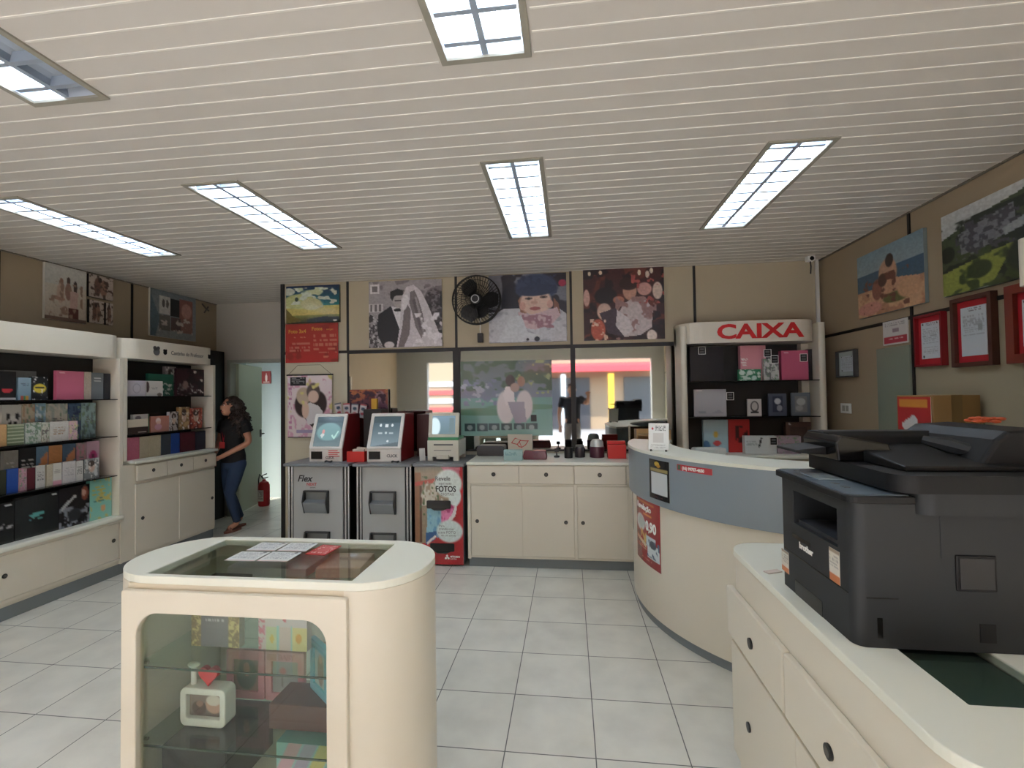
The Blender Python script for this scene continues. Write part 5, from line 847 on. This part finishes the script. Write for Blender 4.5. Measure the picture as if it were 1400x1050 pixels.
G().prism(rrect(.69, .89, 1.2, 2.09, .1, 10), 0, .06).obj('plinth', GREY_PL, t, RO)
t = thing('laser_printer', 'large black multifunction printer with feeder on the right foreground counter', 'printer', (.94, 1.49, .9405)); PO = (-.94, -1.49, -.9405)
PB = mat('printer_charcoal', (40, 43, 46), .5, spec=.3); PD = mat('printer_black', (18, 19, 21), .55, spec=.3); PP = mat('printer_panel', (84, 98, 108), .4)
x0, x1, y0, y1 = .705, 1.19, 1.283, 1.70
g = G(); g.prism(rrect(x0, y0, x1, y1, .03, 6), .9405, 1.165); g.prism(rrect(x0, y0, x1, y1, .03, 6), 1.268, 1.30)
g.prism(rrect(x0 + .2, y0, x1, y1, (.002, .03, .03, .002), 6), 1.165, 1.268); g.prism(rrect(x0, y0, x0 + .2, 1.355, (.03, .002, .002, .002), 6), 1.165, 1.268); g.prism(rrect(x0, 1.60, x0 + .2, y1, (.002, .002, .002, .03), 6), 1.165, 1.268)
g.obj('body', PB, t, PO, smooth=True)
G().box(x0 + .015, 1.355, 1.165, x0 + .2, 1.60, 1.175).obj('output_tray', mat('tray_grey', (52, 54, 58), .4), t, PO)
G().box(x0 - .001, 1.50, 1.118, x0 + .002, 1.61, 1.13).obj('manual_slot', BLACKG, t, PO)
G().prism([(x0 - .001, y1 - .03), (x0 - .001, y0 + .03), (x0 + .028, y0 - .001), (x0 + .1, y0 - .001), (x0 + .1, y0 + .004), (x0 + .03, y0 + .004), (x0 + .004, y0 + .032), (x0 + .004, y1 - .03)], 1.062, 1.065).obj('tray_joint', BLACKG, t, PO)
G().box(x0 - .001, 1.44, .9405, x0 + .002, 1.60, .985).obj('tray_grip', BLACKG, t, PO)
G().box(x0 + .05, y0 - .001, .965, x0 + .062, y0 + .002, 1.015).obj('side_slot', BLACKG, t, PO)
G().box(x0 + .28, y0 - .0015, .965, x0 + .315, y0 + .002, 1.01).obj('side_port', PD, t, PO)
g = G(); g.box(.935, y0 - .004, 1.088, 1.025, y0 + .001, 1.176); g.obj('side_vent', PD, t, PO, bevel=.006); G().box(.942, y0 - .006, 1.095, 1.018, y0 - .003, 1.169).obj('vent_recess', mat('vent_dark', (36, 37, 40), .5), t, PO)
text('brother', .026, INKW, t, (x0 - .0012 - .94, .075, 1.097 - .9405), (PI / 2, 0, -PI / 2), bold=.0008)
for (ya, za, yb, zb) in ((1.395, 1.067, 1.345, 1.155), (1.69, .985, 1.64, 1.055)):
    q = panel('sticker', ya - yb, zb - za, .001, [('bg', (206, 202, 190)), ('r', 0, 0, 1, .12, (150, 130, 110)), ('t', .08, .2, .92, .6, 4, (150, 150, 146), 3), ('r', 0, .74, 1, 1, (196, 110, 60))], t, (x0 - .0014 - .94, (ya + yb) / 2 - 1.49, za - .9405), -PI / 2, 24)
g = G(); g.prism(rrect(.69, 1.272, .845, 1.71, (.03, .002, .002, .03), 6), 1.30, 1.318); g.obj('console', PD, t, PO, bevel=.004)
g = G(); g.prism(rrect(.70, 1.285, .838, 1.70, (.02, .002, .002, .02), 5), 1.318, 1.321); cp = g.obj('control_panel', PP, t, PO)
G().box(.73, 1.49, 1.321, .80, 1.60, 1.3235).obj('touch_screen', mat('lcd_grey', (150, 164, 170), .2), cp)
g = G(); g.box(.735, 1.42, 1.321, .75, 1.44, 1.323); g.box(.735, 1.37, 1.321, .75, 1.39, 1.323); g.tube([(.74, 1.65, 1.321), (.74, 1.65, 1.323)], .009, 10); g.obj('keys', INKG, cp)
g = G(); g.prism(rrect(.845, 1.262, 1.235, 1.71, (.04, .03, .03, .002), 6), 1.275, 1.328); g.obj('scanner_unit', PB, t, PO, smooth=True)
g = G(); g.prism(rrect(.80, 1.262, 1.24, 1.71, (.05, .03, .03, .02), 6), 1.328, 1.372); g.obj('scanner_lid', PD, t, PO, smooth=True, bevel=0)
g = G(); g.prism([(1.33, 1.372), (1.33, 1.385), (1.60, 1.42), (1.60, 1.372)], .86, 1.22, 'x'); g.prism([(1.58, 1.372), (1.58, 1.44), (1.6, 1.456), (1.70, 1.452), (1.70, 1.372)], .80, 1.235, 'x'); g.obj('feeder_tray', PD, t, PO, bevel=.004)
g = G(); g.prism([(.79, 1.372), (.785, 1.43), (.80, 1.45), (.93, 1.425), (.95, 1.372)], 1.50, 1.70, 'y'); g.obj('feeder_cover', BLACKG, t, PO, bevel=.005)
g = G(); g.prism([(.70, 1.392), (.70, 1.40), (.79, 1.41), (.79, 1.385)], 1.56, 1.70, 'y'); g.obj('paper_stop', PD, t, PO, bevel=.003)
g = G(); g.prism([(1.05, 1.372), (1.10, 1.45), (1.13, 1.472), (1.235, 1.478), (1.24, 1.372)], 1.36, 1.70, 'y'); g.obj('feeder_housing', PD, t, PO, bevel=.012, seg=3)
g = G(); g.tube([(1.02, 1.5, 1.438), (1.06, 1.46, 1.425), (1.12, 1.4, 1.402), (1.22, 1.34, 1.388)], [.012, .022, .014, .01], 8); g.obj('paper_guide', PB, t, PO, smooth=True)
tag(G().box(-.03, -.012, 0, .03, .012, .004, 0).obj('paper_scrap', mat('paper_slip'), None, (.66 + .05, 1.78, .9405), .4), 'small paper scrap beside the printer foot', 'paper')

# ------------------------------------------------------------------ right rear: carton, flower
t = thing('base_cabinet', 'low cream cabinet against the right wall behind the desk', 'cabinet', (2.24, 3.62, 0)); G().box(-.24, -.56, .08, .24, .56, .97).obj('carcass', CREAM, t); G().box(-.25, -.57, .97, .24, .57, 1.0).obj('worktop', CREAM_TOP, t, bevel=.004); G().box(-.22, -.54, 0, .23, .54, .08).obj('plinth', GREY_PL, t)
t = thing('carton', 'brown cardboard carton with a red notice on its side, by the right wall', 'box', (2.33, 3.3, 1.0))
G().box(-.13, -.16, 0, .13, .16, .545).obj('carton_body', mat('cardboard', (140, 110, 68), .75, noise=.1, nscale=6), t, bevel=.004); G().box(-.03, -.1615, 0, .03, -.159, .546).obj('packing_tape', mat('packing_tape', (120, 96, 60), .3), t)
p = panel('red_notice', .29, .5, .003, [('bg', (186, 34, 36)), ('r', .06, .03, .9, .14, (206, 130, 40)), ('p', [(.1, .36), (.5, .22), (.62, .3), (.6, .46), (.3, .48)], (206, 206, 206)), ('p', [(.5, .5), (.7, .38), (.8, .46), (.6, .54)], (196, 180, 170)), ('r', .05, .6, .6, .63, (226, 140, 120)), ('r', .05, .7, .95, .75, (206, 110, 100)), ('r', .05, .82, .95, .86, (206, 110, 100)), ('r', .15, .92, .85, .96, (206, 110, 100))], t, (-.134, .0, .035), -PI / 2, 50)
t = thing('flower_vase', 'orange artificial flower in a white vase on the desk end', 'flower', (2.20, 2.79, 1.1855))
G().lathe([(0, 0), (.03, 0), (.04, .05), (.025, .13), (.03, .16), (.0, .16)], 16).obj('vase', WHITEP, t, smooth=True)
g = G(); g.tube([(0, 0, .15), (0, 0, .21)], .004, 6); g.obj('stem', mat('stem_green', (60, 96, 50), .6), t)
g = G()
for k in range(16):
    a = k * 2.4; r = .022 + .02 * (k % 3); g.ball((r * math.cos(a), r * math.sin(a), .225 + .012 * (k % 2)), .02, 8, 0, (1.1, 1.1, .5))
g.obj('petals', mat('orange_petals', (206, 90, 50), .6), t, smooth=True)

# ------------------------------------------------------------------ people
def skin_mesh(joints, edges, sub=2):
    me = bpy.data.meshes.new('skin'); names = list(joints); me.from_pydata([joints[n][0] for n in names], [(names.index(a), names.index(b)) for a, b in edges], []); me.update()
    o = bpy.data.objects.new('skin', me); COL.objects.link(o); o.modifiers.new('skin', 'SKIN')
    for i, n in enumerate(names):
        r = joints[n][1]; d = me.skin_vertices[0].data[i]; d.radius = r if isinstance(r, tuple) else (r, r); d.use_root = (i == 0)
    s = o.modifiers.new('sub', 'SUBSURF'); s.levels = s.render_levels = sub
    dg = bpy.context.evaluated_depsgraph_get(); ev = bpy.data.meshes.new_from_object(o.evaluated_get(dg)); bpy.data.objects.remove(o); return ev
def link_mesh(name, me, m, parent=None, remesh=0):
    me.materials.clear(); me.materials.append(m)
    for p in me.polygons: p.use_smooth = True; p.material_index = 0
    o = bpy.data.objects.new(name, me); COL.objects.link(o); o.name = name
    if parent: o.parent = parent
    if remesh: r = o.modifiers.new('one_surface', 'REMESH'); r.mode = 'VOXEL'; r.voxel_size = remesh; r.use_smooth_shade = True; s = o.modifiers.new('soft', 'SMOOTH'); s.iterations = 2
    return o
def person(label, loc, rz, S, J, skin, shirt, pants, hair_pts, hair_r, hair_col, shoes, face_yaw=0, sleeve=.5):
    J = {k: (Vector(v[0]) * S, (v[1] * S if not isinstance(v[1], tuple) else (v[1][0] * S, v[1][1] * S))) for k, v in J.items()}
    E = [('pel', 'waist'), ('waist', 'chest'), ('chest', 'neck0'), ('neck0', 'neck1'), ('neck1', 'headb')]
    for s in 'lr': E += [('chest', 'sh' + s), ('sh' + s, 'el' + s), ('el' + s, 'wr' + s), ('wr' + s, 'pa' + s), ('pel', 'hp' + s), ('hp' + s, 'kn' + s), ('kn' + s, 'an' + s), ('an' + s, 'to' + s)]
    me = skin_mesh({k: (v[0], v[1]) for k, v in J.items()}, E)
    bm = bmesh.new(); bm.from_mesh(me)
    hd = J['headb'][0] + Vector((0, -.012, .045)) * S; Ry = Matrix.Rotation(face_yaw, 4, 'Z')
    h = G(); h.ball((0, 0, 0), .1 * S, 24, 0, (.76, .93, 1.12)); h.ball((0, -.055 * S, -.065 * S), .045 * S, 14, 0, (.95, .9, .8))
    h.prism([(-.012 * S, -.03 * S), (.012 * S, -.03 * S), (.004 * S, .02 * S), (-.004 * S, .02 * S)], -.115 * S, -.06 * S, 'y')
    h.ball((0, -.095 * S, -.05 * S), .016 * S, 8, 0, (1.4, .7, .5))
    for s in (-1, 1): h.ball((s * .078 * S, .0, -.005 * S), .025 * S, 10, 0, (.4, .7, 1.2)); h.ball((s * .03 * S, -.078 * S, .022 * S), .018 * S, 8, 0, (1.3, .6, .5))
    tm = bpy.data.meshes.new('h'); tm.from_pydata([tuple(Ry @ Vector(v) + hd) for v in h.v], [], h.f); bm.from_mesh(tm)
    # five fingers on each hand, curled
    for s in 'lr':
        pa = J['pa' + s][0]; d = (pa - J['wr' + s][0]).normalized(); up = Vector((0, 0, 1)); sd = d.cross(up).normalized(); dn = sd.cross(d).normalized() * (-1 if s == 'l' else -1)
        for q, (off, ln) in enumerate(((-.028, .06), (-.01, .072), (.01, .075), (.028, .066))):
            a = pa + (sd * off) * S; b = a + (d * ln * .6 + Vector((0, 0, -.012))) * S; c = b + (d * ln * .3 + Vector((0, 0, -.03))) * S
            g = G().tube([a, b, c], [.0105 * S, .0095 * S, .008 * S], 8); fm = bpy.data.meshes.new('f'); fm.from_pydata([tuple(v) for v in g.v], [], g.f); bm.from_mesh(fm)
        k = 1 if s == 'l' else -1; a = J['wr' + s][0] * .5 + pa * .5 + sd * .02 * S * k; g = G().tube([a, a + (sd * .03 * k + d * .02) * S, a + (sd * .035 * k + d * .05) * S], [.013 * S, .011 * S, .009 * S], 8)
        fm = bpy.data.meshes.new('f'); fm.from_pydata([tuple(v) for v in g.v], [], g.f); bm.from_mesh(fm)
    me2 = bpy.data.meshes.new('body'); bm.to_mesh(me2); bm.free()
    root = link_mesh('person', me2, skin, None, .008 * S); root.location = loc; root.rotation_euler = (0, 0, rz); tag(root, label, 'person')
    def lerp(a, b, f): return J[a][0] * (1 - f) + J[b][0] * f
    def loft(g, secs, n=20):                              # closed stack of ellipses: (centre, rx, ry)
        vs = []; fs = []
        for c, rx, ry in secs:
            for k in range(n): vs.append((c[0] + rx * math.cos(2 * PI * k / n), c[1] + ry * math.sin(2 * PI * k / n), c[2]))
        for i in range(len(secs) - 1):
            for k in range(n): fs.append((i * n + k, i * n + (k + 1) % n, (i + 1) * n + (k + 1) % n, (i + 1) * n + k))
        fs += [tuple(range(n))[::-1], tuple(range((len(secs) - 1) * n, len(secs) * n))]; g.add(vs, fs)
    def cloth(name, g, m):
        o = g.obj(name, m, root); r = o.modifiers.new('one_surface', 'REMESH'); r.mode = 'VOXEL'; r.voxel_size = .011 * S; r.use_smooth_shade = True
        k = o.modifiers.new('soft', 'SMOOTH'); k.iterations = 4; return o
    sh0 = (J['shl'][0] + J['shr'][0]) / 2; pe0, wa, ch, nk = J['pel'][0], J['waist'][0], J['chest'][0], J['neck0'][0]; wd = (J['shl'][0] - J['shr'][0]).length / 2
    cw, cd = wd * .98, (J['chest'][1][1] + .03 * S)
    g = G(); loft(g, [(pe0 - Vector((0, 0, .05 * S)), .152 * S, .118 * S), (pe0 + Vector((0, 0, .03 * S)), .150 * S, .116 * S), (wa, J['waist'][1][0] * 1.22, J['waist'][1][1] * 1.3), ((wa + ch) / 2, cw * .92, cd * .97), (ch, cw, cd), (sh0 + Vector((0, 0, .01)), cw * .98, cd * .8), (sh0 + Vector((0, 0, .035 * S)), cw * .8, cd * .68), (nk + Vector((0, 0, .012 * S)), .062 * S, .056 * S)])
    for s in 'lr':
        a, b = J['sh' + s][0], lerp('sh' + s, 'el' + s, sleeve); g.ball(tuple(a), .068 * S, 14); g.tube([a, a * .5 + b * .5, b], [.066 * S, .066 * S, .068 * S], 14)
    cloth('shirt', g, shirt)
    g = G(); loft(g, [(pe0 + Vector((0, 0, .06 * S)), .128 * S, .1 * S), (pe0, .146 * S, .11 * S), (pe0 - Vector((0, 0, .08 * S)), .152 * S, .112 * S), (pe0 - Vector((0, 0, .13 * S)), .12 * S, .09 * S)])
    for s in 'lr':
        P_ = [J['hp' + s][0], lerp('hp' + s, 'kn' + s, .5), J['kn' + s][0], lerp('kn' + s, 'an' + s, .35), lerp('kn' + s, 'an' + s, .95)]; g.ball(tuple(P_[0]), .092 * S, 14); g.tube(P_, [.09 * S, .08 * S, .06 * S, .057 * S, .042 * S], 16)
        g.ball(tuple(P_[2]), .061 * S, 12)
    cloth('trousers', g, pants)
    g = G(); rnd = random.Random(3)
    for p in hair_pts:
        q = Ry @ (Vector(p[:3]) * S) + hd
        g.ball(tuple(q), p[3] * S, 12)
        for k in range(int(hair_r)):
            v = Vector((rnd.uniform(-1, 1), rnd.uniform(-1, 1), rnd.uniform(-1, .8))).normalized(); w = q + v * p[3] * S * .95; L = rnd.uniform(.04, .09) * S
            g.tube([w + Vector((.012 * S * math.sin(i * 1.6 + k), .012 * S * math.cos(i * 1.6 + k), -L * i / 5)) + v * .006 * i * S for i in range(6)], [.012 * S] * 5 + [.004 * S], 5)
    g.obj('hair', hair_col, root, smooth=True)
    g = G(); g2 = G()
    for s in (-1, 1):
        for tgt, c, r, sc in ((g2, (s * .03, -.088, .022), .0095, (1.2, .6, .7)), (g, (s * .03, -.0935, .022), .0055, (1, .6, 1))):
            q = Ry @ (Vector(c) * S) + hd; tgt.ball(tuple(q), r * S, 8, 0, sc)
        q = [Ry @ (Vector((s * (.018 + .012 * i), -.091 + .004 * i, .043 + (.004 if i == 1 else 0))) * S) + hd for i in range(3)]; g.tube(q, .003 * S, 5)
    g2.obj('eyes', INKW, root); g.obj('pupils_and_brows', mat('dark_brown', (40, 26, 22), .5), root)
    q = [Ry @ (Vector((x, -.1 + abs(x) * .3, -.05)) * S) + hd for x in (-.022, 0, .022)]; G().tube(q, [.003 * S, .0065 * S, .003 * S], 6).obj('lips', mat('lips', (150, 70, 70), .5), root)
    for s in 'lr':
        a, b = J['an' + s][0], J['to' + s][0]; d = (b - a); d.z = 0; d.normalize(); sdv = Vector((-d.y, d.x, 0)); g = G(); pts = []
        for k in range(12):
            an = 2 * PI * k / 12; pts.append((a + b) / 2 * 1 + d * math.cos(an) * .118 * S + sdv * math.sin(an) * .042 * S)
        zl = min(p.z for p in (a, b)); g.prism([(p.x, p.y) for p in pts], b.z - .042 * S, b.z - .02 * S); g.tube([b - d * .02 + sdv * .045 * S - Vector((0, 0, .03 * S)), b - d * .02 + Vector((0, 0, .03 * S)), b - d * .02 - sdv * .045 * S - Vector((0, 0, .03 * S))], .012 * S, 8)
        g.obj('shoe', shoes, root)
    return root, J, hd
JW = {'pel': ((0, 0, .87), (.125, .09)), 'waist': ((0, -.01, 1.03), (.105, .08)), 'chest': ((0, -.01, 1.22), (.13, .09)), 'neck0': ((0, 0, 1.335), (.055, .05)), 'neck1': ((0, -.01, 1.385), .045), 'headb': ((0, -.03, 1.44), .05),
  'shl': ((.155, 0, 1.29), .05), 'ell': ((.225, .03, 1.06), .042), 'wrl': ((.04, -.2, .905), .027), 'pal': ((-.02, -.235, .885), (.036, .02)), 'shr': ((-.155, 0, 1.29), .05), 'elr': ((-.225, .0, 1.06), .042), 'wrr': ((-.09, -.2, .9), .027), 'par': ((-.03, -.245, .868), (.036, .02)),
  'hpl': ((.075, 0, .80), .085), 'knl': ((.05, -.09, .455), .052), 'anl': ((.04, .02, .085), .034), 'tol': ((.04, -.11, .045), (.036, .026)), 'hpr': ((-.075, 0, .80), .085), 'knr': ((-.05, -.02, .46), .052), 'anr': ((-.07, .16, .10), .034), 'tor': ((-.08, .06, .045), (.036, .026))}
hairw = [(0, .03, .05, .088), (.05, .05, .0, .075), (-.05, .05, .0, .075), (.0, .08, -.04, .085), (.09, .05, -.08, .065), (-.09, .05, -.08, .065), (.06, .1, -.12, .08), (-.06, .1, -.12, .08), (.12, .05, -.17, .06), (-.11, .04, -.16, .05), (.05, .12, -.2, .08), (-.05, .12, -.2, .075), (.12, .08, -.25, .05)]
SKIN = mat('skin_tan', (188, 134, 108), .5)
rt, J, hd = person('woman in a black t-shirt and blue jeans, hands clasped, walking by the drawer unit', (-4.04, 5.225, 0), -.22, 1.0, JW, SKIN, mat('black_cotton', (12, 12, 15), .8), mat('blue_denim', (38, 56, 84), .8, noise=.3, nscale=8), hairw, 26, mat('dark_curly_hair', (44, 30, 24), .6), mat('brown_sandal', (130, 84, 70), .6), -.25)
G().tube([(-.05, .01, 1.345), (-.062, -.075, 1.30), (-.04, -.118, 1.2), (-.01, -.128, 1.08), (.01, -.118, 1.2), (.058, -.075, 1.30), (.05, .01, 1.345)], .0055, 6).obj('lanyard', mat('lanyard_red', (176, 30, 50), .5), rt)
G().box(-.05, -.15, 1.0, .03, -.142, 1.075).obj('badge', mat('badge_red', (206, 66, 66), .4), rt)
JM = dict(JW); JM.update({'pel': ((0, 0, .87), (.125, .1)), 'chest': ((0, 0, 1.2), (.15, .11)), 'waist': ((0, 0, 1.03), (.13, .105)), 'shl': ((.18, 0, 1.3), .056), 'shr': ((-.18, 0, 1.3), .056), 'ell': ((.25, .03, 1.04), .046), 'wrl': ((.24, -.06, .82), .03), 'pal': ((.235, -.09, .75), (.04, .022)), 'elr': ((-.3, -.1, 1.2), .046), 'wrr': ((-.31, -.22, 1.36), .03), 'par': ((-.315, -.25, 1.42), (.04, .022)), 'knl': ((.1, -.02, .46), .056), 'anl': ((.11, .03, .085), .036), 'tol': ((.12, -.1, .045), (.038, .028)), 'knr': ((-.1, -.02, .46), .056), 'anr': ((-.11, .03, .085), .036), 'tor': ((-.12, -.1, .045), (.038, .028))})
rt, J, hd = person('man in a navy shirt and grey trousers mirrored in the back-wall panes, arm raised', (.06, -.62, 0), PI, 1.13, JM, SKIN, mat('navy_cotton', (26, 30, 44), .8), mat('grey_trousers', (120, 116, 116), .8), [(0, .02, .05, .09), (0, .05, .01, .085)], 0, mat('short_dark_hair', (30, 24, 22), .7), BLACK, 0, .6)
